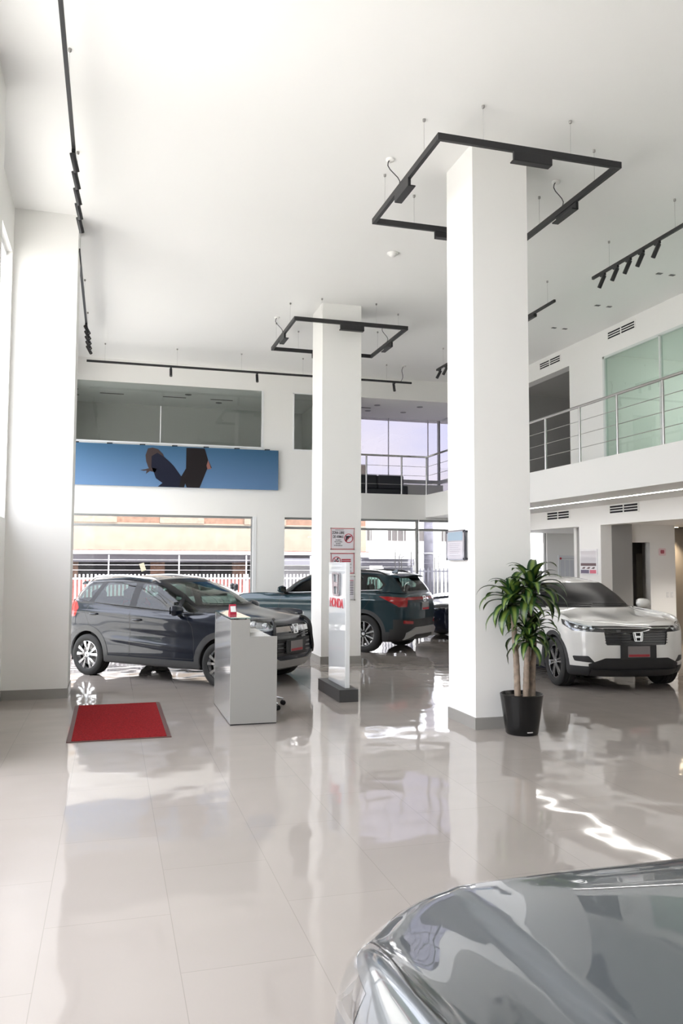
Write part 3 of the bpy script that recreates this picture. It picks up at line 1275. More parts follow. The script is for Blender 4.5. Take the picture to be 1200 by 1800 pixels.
def spec_hrv(paint):
    gb = mat('piano black', (.006, .006, .007), .08, 0, coat=1)
    blk = mat('black trim plastic', (.018, .018, .019), .45)
    vent = [(.58, .395), (.80, .41), (.82, .48), (.66, .49)]
    return dict(
        W=1.79, FA=1.305, RA=-1.305, xf=2.10, xr=-2.24, ground=.20, tyre_r=.345, rim_r=.238, rim='six_two_tone',
        clad_z=.345, arch_r=.385, arch_z=.345, arch_w=.062, paint=paint,
        z_mid=[(0, .68), (3, .70), (6, .78), (11, .82), (17, .84)],
        z_sh=[(0, .82), (3, .86), (5, .93), (6, .95), (11, 1.0), (17, 1.0)],
        z_belt=[(0, .905), (3, .945), (4, .985), (5, 1.03), (6, 1.05), (13, 1.13), (14, 1.12), (17, 1.10)],
        belt_x=[(-1.6, 1.02), (-.9, 1.045), (-.4, 1.07), (.4, 1.10), (1.0, 1.12), (2.0, 1.15)],
        dsh=-.02, dbelt=-.10, hood_bulge=.018,
        xc=.80, zc=1.075, xh=-.02, zh=1.465, xrh=-1.62, zrh=1.44, xrb=-2.08, zrb=1.15, yroof=.60, crown=.085,
        roof_x=[(-.2, 1.37), (.25, 1.43), (.8, 1.455), (1.4, 1.41), (1.8, 1.34)],
        windows=[[(.50, 1.105), (-.06, 1.375), (-.40, 1.415), (-.40, 1.12)], [(-.50, 1.12), (-.50, 1.42), (-1.10, 1.40), (-1.42, 1.33), (-1.34, 1.17)]],
        dlo_black=[[(.60, 1.075), (-.08, 1.40), (-.50, 1.44), (-1.15, 1.43), (-1.52, 1.34), (-1.40, 1.13), (-.5, 1.09)]],
        windshield=[(-.715, 1.085), (.715, 1.085), (.565, 1.445), (-.565, 1.445)],
        rear_glass=[(-.60, 1.16), (.60, 1.16), (.50, 1.41), (-.50, 1.41)],
        grille=[[(-.47, .87), (.47, .87), (.44, .64), (-.44, .64)]],
        front_black=[[(-.62, .20), (.62, .20), (.66, .38), (.46, .465), (-.46, .465), (-.66, .38)], [(-.25, .44), (.25, .44), (.25, .66), (-.25, .66)], vent, mirror_poly(vent)],
        headlight=[dict(dir=(1, .55, 0), r=.012, pts=[(2.03, .44, .815), (2.02, .44, .872), (1.86, .72, .925), (1.52, .87, .985), (1.60, .88, .90), (1.78, .80, .825)])],
        lamp_lenses=[(.60, .60, .855, .030), (.60, .68, .862, .030), (.60, .76, .872, .028)],
        lamp_drl=[[(.46, .868), (.60, .893), (.72, .915), (.82, .945)]],
        slats=[(.845 - .035 * k, .455, .009, mat('grille slat edge', (.04, .04, .042), .25, .3)) for k in range(1, 6)] + [(.885, .60, .022, gb)],
        hood=[(.70, -.72), (1.45, -.74), (1.80, -.60), (1.93, -.30), (1.955, 0), (1.93, .30), (1.80, .60), (1.45, .74), (.70, .72)],
        doors=[[(.60, .36), (.60, .82), (.50, 1.055), (-.455, 1.09), (-.455, .36)], [(-.46, .36), (-.46, 1.09), (-1.34, 1.12), (-1.42, 1.0), (-.98, .36)]],
        handles=[(-.30, .96), (-1.16, 1.0)], mirror=(.40, 1.10),
        badge_front=(.755, .125), plate_front=.545, plate_rear=.85, badge_rear=(1.04, .09),
        taillight=[dict(dir=(-1, .5, 0), pts=[(-2.2, .10, .98), (-2.2, .10, 1.03), (-1.85, .85, 1.06), (-1.9, .85, .93)])],
        rear_black=[[(-.7, .2), (.7, .2), (.75, .5), (-.75, .5)]],
        bands=[dict(end='front', y=.62, z0=.215, z1=.30, out=.03, name='front_skirt', mat=blk, lift=.0)],
        wipers=[(.60, .02, .02), (-.02, -.62, .02)],
        mirror_mat=paint, fin=-1.45,
    )


def spec_wrv(paint):
    gb = mat('piano black', (.006, .006, .007), .08, 0, coat=1)
    ch = mat('car chrome', (.85, .86, .88), .1, 1.0)
    blk = mat('black trim plastic', (.018, .018, .019), .45)
    skid = mat('skid plate silver', (.42, .42, .42), .4, .6)
    fog = [(.60, .34), (.78, .40), (.80, .62), (.66, .60), (.57, .44)]
    return dict(
        W=1.735, FA=1.277, RA=-1.277, xf=2.0, xr=-2.0, ground=.215, tyre_r=.316, rim_r=.218, rim='five_silver',
        clad_z=.335, arch_r=.362, arch_z=.325, arch_w=.085, paint=paint,
        z_mid=[(0, .70), (3, .72), (6, .74), (11, .80), (17, .82)],
        z_sh=[(0, .84), (3, .88), (5, .92), (6, .93), (11, .99), (17, 1.0)],
        z_belt=[(0, .915), (3, .96), (4, 1.0), (5, 1.02), (6, 1.0), (13, 1.13), (14, 1.14), (17, 1.12)],
        belt_x=[(-1.6, .97), (-.95, .985), (-.4, 1.01), (.4, 1.06), (1.0, 1.10), (1.9, 1.16)],
        dsh=-.03, dbelt=-.13, hood_bulge=.012,
        xc=1.02, zc=1.075, xh=.02, zh=1.50, xrh=-1.62, zrh=1.46, xrb=-1.84, zrb=1.12, yroof=.60, crown=.065,
        roof_x=[(-.3, 1.37), (.2, 1.44), (.8, 1.475), (1.4, 1.455), (1.8, 1.41)],
        windows=[[(.86, 1.02), (.50, 1.20), (.50, 1.03)], [(.44, 1.035), (.44, 1.235), (.02, 1.40), (-.33, 1.43), (-.33, 1.065)], [(-.46, 1.075), (-.46, 1.435), (-1.06, 1.43), (-1.20, 1.12)],
                 [(-1.29, 1.135), (-1.16, 1.42), (-1.40, 1.395), (-1.60, 1.25), (-1.52, 1.18)]],
        dlo_black=[[(.98, 1.005), (.45, 1.27), (.02, 1.42), (-.46, 1.455), (-1.1, 1.45), (-1.42, 1.41), (-1.66, 1.25), (-1.50, 1.15), (-.5, 1.05)]],
        windshield=[(-.70, 1.085), (.70, 1.085), (.555, 1.48), (-.555, 1.48)],
        rear_glass=[(-.56, 1.14), (.56, 1.14), (.50, 1.42), (-.50, 1.42)],
        grille=[[(-.42, .865), (.42, .865), (.52, .75), (.48, .66), (-.48, .66), (-.52, .75)]],
        front_black=[[(-.44, .42), (.44, .42), (.50, .68), (-.50, .68)], fog, mirror_poly(fog)],
        headlight=[dict(dir=(1, .7, 0), r=.02, pts=[(1.99, .50, .79), (1.97, .44, .90), (1.60, .78, 1.0), (1.28, .85, 1.03), (1.48, .86, .90), (1.75, .78, .80)])],
        lamp_lenses=[(.6, .58, .86, .042), (.6, .70, .88, .046)],
        lamp_drl=[[(.50, .81), (.62, .815), (.74, .83), (.80, .86)]],
        lamp_bowl=mat('bright lamp bowl', (.55, .56, .58), .16, .9),
        slats=[(.80, .50, .075, ch), (.735, .50, .014, gb), (.70, .49, .014, gb), (.60, .44, .018, gb), (.54, .44, .018, gb), (.48, .43, .016, gb)],
        hood=[(.90, -.70), (1.40, -.72), (1.74, -.62), (1.87, -.32), (1.895, 0), (1.87, .32), (1.74, .62), (1.40, .72), (.90, .70)],
        doors=[[(.84, .36), (.80, .82), (.66, .995), (-.385, 1.045), (-.385, .36)], [(-.39, .36), (-.39, 1.045), (-1.26, 1.10), (-1.34, .95), (-.98, .36)]],
        handles=[(-.24, .89), (-1.14, .95)], mirror=(.56, 1.03),
        badge_front=(.80, .13), plate_front=.545, plate_rear=.80, badge_rear=(1.0, .09),
        taillight=[dict(dir=(-1, .75, 0), pts=[(-1.90, .52, .88), (-1.88, .56, 1.16), (-1.60, .80, 1.19), (-1.48, .84, 1.03), (-1.56, .86, .90)])],
        rear_black=[[(-.6, .3), (.6, .3), (.62, .56), (-.62, .56)]],
        bands=[dict(end='front', y=.60, z0=.245, z1=.36, out=.03, name='skid_plate', mat=skid, lift=.10, t0=.6, label='satin silver front skid plate'),
               dict(end='rear', y=.50, z0=.26, z1=.38, out=.02, name='skid_plate', mat=skid, lift=.03)],
        wipers=[(.60, .0, .02), (-.02, -.50, .02)],
        rails=(-.05, -1.55, .575, .055), spoiler=(-1.62, 1.46, .54, .16), mirror_mat=paint,
        strips=[dict(name='window_base_trim', r=.006, mat=blk, pts=[(.9 - .1 * k, 1.008 + (.0 if k < 1 else .0055 * k)) for k in range(1, 24)])],
    )


def spec_crv(paint):
    gb = mat('piano black', (.006, .006, .007), .08, 0, coat=1)
    blk = mat('black trim plastic', (.018, .018, .019), .45)
    skid = mat('skid plate silver', (.42, .42, .42), .4, .6)
    ch = mat('car chrome', (.85, .86, .88), .1, 1.0)
    return dict(
        W=1.866, FA=1.35, RA=-1.35, xf=2.24, xr=-2.27, ground=.21, tyre_r=.365, rim_r=.248, rim='ten_two_tone',
        clad_z=.42, arch_r=.405, arch_z=.365, arch_w=.075, paint=paint,
        z_mid=[(0, .74), (3, .76), (6, .84), (11, .88), (17, .88)],
        z_sh=[(0, .88), (3, .92), (5, 1.0), (6, 1.02), (11, 1.06), (17, 1.02)],
        z_belt=[(0, .98), (3, 1.01), (4, 1.06), (5, 1.10), (6, 1.10), (13, 1.16), (14, 1.15), (17, 1.12)],
        belt_x=[(-1.6, 1.08), (-.9, 1.10), (-.4, 1.11), (.4, 1.13), (1.0, 1.15), (2.2, 1.19)],
        dsh=-.02, dbelt=-.10, hood_bulge=.014,
        xc=.86, zc=1.15, xh=.08, zh=1.55, xrh=-1.88, zrh=1.53, xrb=-2.14, zrb=1.16, yroof=.63, crown=.08,
        roof_x=[(-.2, 1.45), (.25, 1.515), (.9, 1.54), (1.6, 1.52), (2.2, 1.47)],
        windows=[[(.52, 1.15), (-.02, 1.455), (-.36, 1.50), (-.36, 1.165)], [(-.46, 1.165), (-.46, 1.505), (-1.22, 1.50), (-1.30, 1.20)], [(-1.38, 1.205), (-1.32, 1.495), (-1.55, 1.475), (-1.74, 1.33), (-1.68, 1.245)]],
        dlo_black=[[(.62, 1.125), (-.02, 1.48), (-.46, 1.525), (-1.28, 1.525), (-1.57, 1.50), (-1.79, 1.33), (-1.70, 1.22), (-.5, 1.135)]],
        windshield=[(-.74, 1.16), (.74, 1.16), (.60, 1.53), (-.60, 1.53)],
        rear_glass=[(-.66, 1.17), (.66, 1.17), (.56, 1.50), (-.56, 1.50)],
        grille=[[(-.52, .93), (.52, .93), (.46, .66), (-.46, .66)]],
        front_black=[[(-.7, .24), (.7, .24), (.6, .50), (-.6, .50)]],
        headlight=[dict(dir=(1, .55, 0), r=.012, pts=[(2.20, .45, .84), (2.18, .48, .955), (1.98, .76, 1.0), (1.68, .91, 1.05), (1.72, .93, .96), (2.0, .84, .86)])],
        lamp_lenses=[(.6, .68, .905, .03), (.6, .77, .91, .03)],
        slats=[(.90 - .05 * k, .47, .012, gb) for k in range(5)],
        hood=[(.80, -.74), (1.45, -.77), (1.86, -.64), (2.03, -.34), (2.06, 0), (2.03, .34), (1.86, .64), (1.45, .77), (.80, .74)],
        doors=[[(.66, .44), (.66, .86), (.56, 1.11), (-.41, 1.135), (-.41, .44)], [(-.42, .44), (-.42, 1.135), (-1.42, 1.175), (-1.52, 1.05), (-1.05, .44)]],
        handles=[(-.24, 1.02), (-1.24, 1.05)], mirror=(.52, 1.17),
        badge_front=(.80, .14), badge_rear=(1.045, .115), plate_rear=.90,
        taillight=[dict(dir=(-1, .72, 0), r=.012, pts=[(-2.19, .66, .90), (-2.20, .62, 1.07), (-1.93, .86, 1.10), (-1.72, .93, 1.105), (-1.88, .92, 1.04), (-2.07, .84, .90)])],
        rear_red=[[(-.62, 1.03), (.62, 1.03), (.62, 1.085), (-.62, 1.085)], [(.48, .56), (.72, .58), (.72, .64), (.48, .62)], [(-.48, .56), (-.72, .58), (-.72, .64), (-.48, .62)]],
        rear_black=[[(-.88, .22), (.88, .22), (.90, .66), (-.90, .66)], [(-.50, .985), (.50, .985), (.48, 1.03), (-.48, 1.03)]],
        bands=[dict(end='rear', y=.66, z0=.36, z1=.50, out=.035, name='rear_skid_plate', mat=skid, lift=-.10, t0=.62, label='satin grey rear skid plate')],
        spoiler=(-1.88, 1.53, .56, .17), fin=-1.58, mirror_mat=paint, rails=(.0, -1.72, .60, .05), rail_mat=blk,
        strips=[dict(name='window_chrome_trim', r=.006, mat=ch, pts=[(.55 - .1 * k, 1.128 + .0042 * k) for k in range(0, 24)])],
    )


def spec_sedan(paint):
    gb = mat('piano black', (.006, .006, .007), .08, 0, coat=1)
    return dict(
        W=1.78, FA=1.33, RA=-1.33, xf=2.20, xr=-2.26, ground=.17, tyre_r=.315, rim_r=.215, rim='ten_two_tone',
        clad_z=.20, arch_r=.35, arch_z=.32, arch_w=0, paint=paint, trunk=True,
        z_mid=[(0, .60), (3, .62), (6, .66), (11, .70), (17, .72)],
        z_sh=[(0, .72), (3, .76), (5, .82), (6, .84), (11, .88), (17, .90)],
        z_belt=[(0, .79), (3, .82), (4, .87), (5, .92), (6, .93), (13, .99), (14, .99), (17, 1.0)],
        belt_x=[(-1.6, .90), (-.9, .925), (-.4, .94), (.4, .955), (1.0, .975), (2.0, 1.0)],
        dsh=-.02, dbelt=-.12, hood_bulge=.01,
        xc=.92, zc=.98, xh=.02, zh=1.36, xrh=-1.05, zrh=1.345, xrb=-1.72, zrb=1.06, yroof=.56, crown=.07,
        roof_x=[(-.2, 1.27), (.25, 1.33), (.7, 1.345), (1.2, 1.28), (1.6, 1.17)],
        windows=[[(.62, .975), (-.02, 1.27), (-.36, 1.31), (-.36, .985)], [(-.44, .985), (-.44, 1.315), (-.95, 1.28), (-1.32, 1.12), (-1.25, 1.01)]],
        dlo_black=[[(.72, .955), (-.02, 1.295), (-.44, 1.335), (-.97, 1.30), (-1.42, 1.12), (-1.30, .99)]],
        windshield=[(-.68, .99), (.68, .99), (.52, 1.345), (-.52, 1.345)],
        rear_glass=[(-.60, 1.08), (.60, 1.08), (.50, 1.33), (-.50, 1.33)],
        grille=[[(-.45, .74), (.45, .74), (.40, .56), (-.40, .56)]],
        front_black=[[(-.6, .22), (.6, .22), (.5, .40), (-.5, .40)]],
        headlight=[dict(dir=(1, .6, 0), r=.012, pts=[(2.15, .50, .64), (2.13, .48, .74), (1.6, .86, .86), (1.7, .87, .74)])],
        hood=[(.86, -.70), (1.45, -.74), (1.82, -.62), (1.98, -.34), (2.01, 0), (1.98, .34), (1.82, .62), (1.45, .74), (.86, .70)],
        doors=[[(.70, .28), (.70, .78), (.62, .945), (-.39, .965), (-.39, .28)], [(-.40, .28), (-.40, .965), (-1.30, .99), (-1.38, .85), (-1.0, .28)]],
        handles=[(-.24, .84), (-1.16, .87)], mirror=(.54, .99),
        taillight=[dict(dir=(-1, .7, 0), pts=[(-2.2, .45, .78), (-2.18, .45, .93), (-1.9, .86, .96), (-1.95, .87, .80)])],
        mirror_mat=paint,
    )

# ------------------------------------------------------------------ the setting
white = mat('white wall paint', (.83, .825, .805), .55)
ceil_m = mat('white ceiling paint', (.86, .86, .85), .6)
greyp = mat('grey wall surface', (.30, .295, .285), .6)
dgrey = mat('dark grey paint', (.16, .155, .15), .6)
skirt = mat('grey skirting tile', (.30, .29, .275), .25)
steel = mat('brushed stainless steel', (.50, .49, .48), .28, 1.0)
alu = mat('grey window aluminium', (.30, .31, .31), .4, .3)
whitealu = mat('white window frame', (.80, .81, .82), .35)
blackm = mat('matt black metal', (.016, .016, .018), .45)
pane_m = glass('clear window pane', (.93, .96, .95), 1.0)


def tile_floor():
    mt = bpy.data.materials.new('polished porcelain tile')
    mt.use_nodes = True
    nt = mt.node_tree
    b = nt.nodes['Principled BSDF']
    tc = nt.nodes.new('ShaderNodeTexCoord')
    mp = nt.nodes.new('ShaderNodeMapping')
    mp.inputs['Rotation'].default_value = (0, 0, PI / 2)
    mp.inputs['Location'].default_value = (0.0, 0.27, 0)
    br = nt.nodes.new('ShaderNodeTexBrick')
    br.inputs['Scale'].default_value = 1.0
    br.inputs['Brick Width'].default_value = 1.2
    br.inputs['Row Height'].default_value = .595
    br.inputs['Mortar Size'].default_value = .0022
    br.inputs['Mortar Smooth'].default_value = .3
    br.inputs['Color1'].default_value = (.38, .342, .314, 1)
    br.inputs['Color2'].default_value = (.392, .352, .324, 1)
    br.inputs['Mortar'].default_value = (.31, .28, .26, 1)
    no = nt.nodes.new('ShaderNodeTexNoise')
    no.inputs['Scale'].default_value = .7
    no.inputs['Detail'].default_value = 6
    mx = nt.nodes.new('ShaderNodeMix')
    mx.data_type = 'RGBA'
    mx.blend_type = 'MULTIPLY'
    ra = nt.nodes.new('ShaderNodeValToRGB')
    ra.color_ramp.elements[0].color = (.93, .93, .93, 1)
    ra.color_ramp.elements[1].color = (1, 1, 1, 1)
    mx.inputs['Factor'].default_value = 1
    nt.links.new(tc.outputs['Object'], mp.inputs['Vector'])
    nt.links.new(mp.outputs['Vector'], br.inputs['Vector'])
    nt.links.new(tc.outputs['Object'], no.inputs['Vector'])
    nt.links.new(no.outputs['Fac'], ra.inputs['Fac'])
    nt.links.new(br.outputs['Color'], mx.inputs['A'])
    nt.links.new(ra.outputs['Color'], mx.inputs['B'])
    nt.links.new(mx.outputs['Result'], b.inputs['Base Color'])
    n2 = nt.nodes.new('ShaderNodeTexNoise')
    n2.inputs['Scale'].default_value = 2.2
    n2.inputs['Detail'].default_value = 1
    bp = nt.nodes.new('ShaderNodeBump')
    bp.inputs['Strength'].default_value = .11
    bp.inputs['Distance'].default_value = .05
    nt.links.new(tc.outputs['Object'], n2.inputs['Vector'])
    nt.links.new(n2.outputs['Fac'], bp.inputs['Height'])
    nt.links.new(bp.outputs['Normal'], b.inputs['Normal'])
    b.inputs['Roughness'].default_value = .05
    b.inputs['IOR'].default_value = 1.56
    return mt


HC = 6.38          # main ceiling
YB = 18.85         # back wall
XL = -1.30         # left wall
XR = 9.30          # right wall
XM = 7.60          # gallery edge
ZF = 3.47          # upper floor
YF = -4.0          # wall behind the camera


def struct(name, boxes, mt, parent=None, bevel=0):
    b = MB()
    for bx in boxes:
        b.box(*bx)
    o = b.build(name, mt, parent, bevel=bevel)
    if not parent:
        o['kind'] = 'structure'
    return o


fm = tile_floor()
b = MB()
b.box(XL - .2, 14.2, YF, YB + .2, -.12, 0)
tag(b.build('floor', fm), kind='structure')
struct('ceiling', [(XL - .2, 14.2, YF - .2, 21.8, HC, HC + .25)], ceil_m)
# left wall: piers, sill and head around the tall windows
struct('wall_left', [(XL - .2, XL, 8.25, 11.9, 0, 2.3), (XL - .2, XL, 8.25, 11.9, 5.75, HC), (XL - .2, XL, 10.95, 11.9, 2.3, 5.75), (XL - .2, XL, YF, 8.25, 0, .10), (XL - .2, XL, YF, 8.25, 5.75, HC), (XL - .2, XL, YF, 1.5, .1, 5.75),
                     (XL - .2, XL, 11.9, YB, 0, .10), (XL - .2, XL, 11.9, YB, 5.0, HC), (XL - .2, XL, YF, YF + .3, .1, 5.75), (XL - .2, XL, YB, 21.6, ZF, HC)], white)
# back wall
struct('wall_back', [
    (XL - .2, 9.55, YB, YB + .2, 5.86, HC),
    (XL - .2, 5.30, YB, YB + .2, 2.84, 4.49),
    (5.30, XM, YB, YB + .2, 2.84, ZF),
    (3.44, 4.17, YB, YB + .2, 4.49, 5.86),
    (4.92, 5.30, YB, YB + .2, 4.49, 5.86),
    (XM, 12.6, YB, YB + .2, 2.84, ZF),
    (3.30, 3.98, YB - .02, YB + .2, 0, 2.84),
    (11.02, 12.6, YB, YB + .2, 0, 2.84)], white)
# right wall
struct('wall_right', [
    (XR, XR + .25, 2.0, 16.7, 2.52, ZF),
    (XR, XR + .25, 13.87, 14.63, 0, 2.52),
    (XR, XR + .25, 2.0, 7.2, 0, 2.52),
    (XR, XR + .25, YF, 2.0, 0, HC),
    (XR, XR + .25, 13.70, 14.91, ZF, HC),
    (XR, XR + .25, 14.91, YB, 5.96, HC),
    (XR, XR + .25, 2.0, 13.70, 5.845, HC),
    (XR, XR + .25, 16.7, YB, 2.52, ZF)], white)
struct('wall_front', [(XL - .2, 14.2, YF - .2, YF, 0, HC)], white)
struct('wall_outer_right', [(14.0, 14.2, YF, YB, 0, ZF), (14.0, 14.2, YF, 4.0, ZF, HC), (14.0, 14.2, 4.0, 15.2, ZF, 3.6), (14.0, 14.2, 4.0, 15.2, 5.8, HC), (14.0, 14.2, 15.2, 21.8, ZF, HC)], white)
# upper floor: gallery slab on the right, rear upper rooms
struct('floor_gallery', [(XM, 14.0, YF, YB, 2.90, ZF)], white)
struct('floor_upper_rear', [(XL - .2, 9.6, YB + .2, 21.8, 3.05, ZF)], white)
# upper rear rooms
struct('ceiling_upper_rear', [(XL - .2, 9.6, YB + .2, 21.8, 5.86, 6.0)], mat('upper room ceiling', (.85, .85, .84), .6))
struct('wall_upper_rear', [(XL - .2, 5.1, 21.45, 21.6, ZF, 5.86), (5.0, 5.1, YB + .2, 21.45, ZF, 5.86), (5.1, 9.2, 21.45, 21.6, ZF, 3.55)], mat('upper room grey paint', (.58, .58, .56), .6))
# upper right dark room and green-glazed office
struct('wall_office_rear', [(XR + .25, 14.0, 13.70, 13.77, ZF, HC)], white)
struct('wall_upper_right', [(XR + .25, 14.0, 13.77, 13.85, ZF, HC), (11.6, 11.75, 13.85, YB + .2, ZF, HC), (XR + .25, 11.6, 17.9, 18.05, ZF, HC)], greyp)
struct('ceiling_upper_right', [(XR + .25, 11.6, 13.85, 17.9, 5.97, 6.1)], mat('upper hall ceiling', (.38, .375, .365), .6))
struct('ceiling_office', [(XR + .25, 14.0, 2.0, 13.72, 5.9, 6.05)], ceil_m)
# ground-floor recess
struct('wall_recess', [(XR + .25, 10.02, 13.87, 13.97, 0, 2.55)], greyp)  # darker grey than the white walls next to it
struct('wall_recess_rear', [(10.02, 10.10, 14.0, 14.15, 0, 2.55), (10.10, 10.53, 14.0, 14.15, 2.19, 2.55), (10.53, 11.13, 14.0, 14.15, 0, 2.55)], white)
struct('wall_recess_side', [(11.03, 11.13, 14.15, 15.0, 0, 2.55)], white)
struct('wall_lift_lobby', [(11.13, 14.0, 15.0, 15.12, 0, 2.55)], mat('taupe lobby wall', (.24, .22, .20), .5))
struct('ceiling_recess', [(XR + .25, 14.0, 2.0, 15.2, 2.55, 2.62)], ceil_m)
struct('wall_passage', [(10.02, 10.08, 14.15, 14.98, 0, 2.5), (10.08, 11.03, 14.93, 14.99, 0, 2.5), (10.08, 11.03, 14.15, 14.93, 2.3, 2.5)], dgrey)
b = MB()
b.box(10.86, 11.0, 14.89, 14.925, 0, 1.98)
tag(b.build('door_1', mat('pale door leaf', (.34, .33, .28), .5), bevel=.004), kind='structure')
struct('wall_side_room', [(12.5, 12.6, 15.14, 15.5, 0, 2.55), (12.5, 12.6, 15.5, YB, 0, .1), (12.5, 12.6, 15.5, YB, 2.45, 2.55), (9.56, 12.5, 15.14, 15.24, 0, 2.55), (9.56, 9.66, 14.15, 15.0, 0, 2.55)], white)
struct('ceiling_side_room', [(XR + .25, 12.6, 14.63, YB, 2.55, 2.62)], ceil_m)
struct('baseboard_lobby', [(11.13, 14.0, 14.98, 15.0, 0, .09)], skirt)


def pillar(name, x0, x1, y0, y1, z1, label):
    struct(name, [(x0, x1, y0, y1, 0, z1)], white)
    o = struct(name.replace('pillar', 'baseboard'), [(x0 - .012, x1 + .012, y0 - .012, y1 + .012, 0, .125)], skirt)


pillar('pillar_front', 3.74, 4.405, 7.88, 8.58, HC, '')
pillar('pillar_middle', 3.54, 4.26, 13.62, 14.34, HC, '')
pillar('pillar_left', XL - .05, -.50, 11.06, 11.80, HC, '')
pillar('pillar_near_left', XL - .05, -1.08, 7.5, 8.25, HC, '')
struct('baseboard_left', [(XL, XL + .012, 8.25, 11.06, 0, .125)], skirt)


# ------------------------------------------------------------------ windows of the building
def window(n, kind, frames, panes, fm=whitealu, gm=pane_m):
    w_ = MB()
    for f in frames:
        w_.box(*f)
    o = w_.build('window_%d' % n, fm)
    o['kind'] = 'structure'
    for p in panes:
        a, b_, c, d, e, f = p
        q = MB()
        if b_ - a < .02:
            q.add([(a, c, e), (a, d, e), (a, d, f), (a, c, f)], [(0, 1, 2, 3)])
        else:
            q.add([(a, c, e), (b_, c, e), (b_, c, f), (a, c, f)], [(0, 1, 2, 3)])
        q.build('pane', gm, o)
    return o


yg = YB + .10
for n, (x0, x1) in enumerate(((XL, 3.22), (3.98, 7.4), (7.46, 11.02))):
    fr = [(x0, x1, yg - .035, yg + .035, 2.56, 2.62), (x0, x1, yg - .03, yg + .03, 2.79, 2.84), (x0, x1, yg - .03, yg + .03, 0, .05), (x1 - .03, x1 + .03, yg - .04, yg + .04, 0, 2.84)]
    window(n + 1, '', fr, [(x0, x1, yg, yg, .05, 2.56), (x0, x1, yg, yg, 2.62, 2.79)], alu)
struct('trim_1', [(3.22, 3.30, YB - .03, YB + .2, 0, 2.84)], whitealu)
# upper rear interior windows
ug = glass('smoky interior pane', (.78, .82, .81), 1.3)
window(4, '', [(3.40, 3.45, YB - .015, YB + .03, 4.49, 5.86), (XL, 3.45, YB - .015, YB + .03, 4.46, 4.50), (1.035, 1.055, YB - .01, YB + .02, 4.49, 5.36)],
       [(XL, 3.40, YB + .01, YB + .01, 4.49, 5.86)], whitealu, ug)
window(5, '', [(4.17, 4.20, YB - .015, YB + .03, 4.48, 5.86), (4.17, 4.92, YB - .015, YB + .03, 4.455, 4.485), (4.17, 4.92, YB - .015, YB + .03, 5.84, 5.87)],
       [(4.20, 4.92, YB + .01, YB + .01, 4.48, 5.86)], whitealu, ug)
# upper rear glazing with the sky behind
lav = glass('lavender tinted glazing', (.125, .122, .142), .8)
fr = [(5.1, 9.08, 21.40, 21.46, 3.55, 3.60), (5.1, 9.08, 21.35, 21.46, 4.02, 4.12), (5.96, 6.02, 21.38, 21.46, 3.55, 5.86), (9.02, 9.08, 21.38, 21.46, 3.55, 5.86), (9.02, 9.08, 18.1, 21.46, 4.02, 4.12)]
pn = [(5.1, 9.05, 21.43, 21.43, 3.55, 5.86), (9.05, 9.05, 18.05, 21.43, 3.47, 5.86)]
window(6, '', fr, pn, mat('pale grey frame', (.45, .45, .47), .4), lav)
struct('trim_2', [(6.30 + 1.2 * k, 6.312 + 1.2 * k, 21.37, 21.43, 4.12, 5.86) for k in range(3)] + [(9.0, 9.04, 19.3, 19.312, 3.47, 5.86)], mat('glass joint', (.5, .5, .52), .4))
# left facade
for n, (y0, y1, z1, c) in enumerate(((1.5, 8.25, 5.75, 3), (11.9, YB, 5.0, 3))):
    xg = XL - .10
    fr = [(xg - .03, xg + .03, y0, y1, .10, .16), (xg - .03, xg + .03, y0, y1, z1 - .06, z1), (xg - .03, xg + .03, y0, y1, 2.9, 2.97)]
    for k in range(c + 1):
        yy = y0 + (y1 - y0) * k / c
        fr.append((xg - .03, xg + .03, max(y0, yy - .03), min(y1, yy + .03), .10, z1))
    window(7 + n, '', fr, [(xg, xg, y0, y1, .16, z1 - .06)], whitealu)
# green-tinted office glazing on the gallery
grn = glass('green tinted office glass', (.56, .67, .61), 1.5)
fr = [(XR - .01, XR + .06, 13.64, 13.70, ZF, 5.845), (XR - .01, XR + .06, 2.0, 13.7, 5.80, 5.845)]
for y in (11.98, 10.3, 8.6, 6.9):
    fr.append((XR - .01, XR + .04, y - .022, y + .022, ZF, 5.82))
window(10, '', fr, [(XR + .02, XR + .02, 2.0, 13.66, ZF, 5.82)], mat('pale frame', (.62, .66, .64), .35), grn)
fr = [(14.08, 14.12, 4.0 + 2.8 * k - .03, 4.0 + 2.8 * k + .03, 3.6, 5.8) for k in range(5)]
window(11, '', fr, [(14.1, 14.1, 4.0, 15.2, 3.6, 5.8)], whitealu)  # unseen window, added to let sky light into the office
window(12, '', [(12.54, 12.58, 15.5 + 1.1 * k - .02, 15.5 + 1.1 * k + .02, .1, 2.45) for k in range(4)], [(12.56, 12.56, 15.5, YB, .1, 2.45)], whitealu)  # unseen window, added to bring daylight into the side room
portal((12.65, 17.1, 1.28), 3.3, 2.3, (-1, 0, 0))
struct('wall_outer_right_upper', [(14.0, 14.2, YB, YB + .2, 0, ZF)], white)
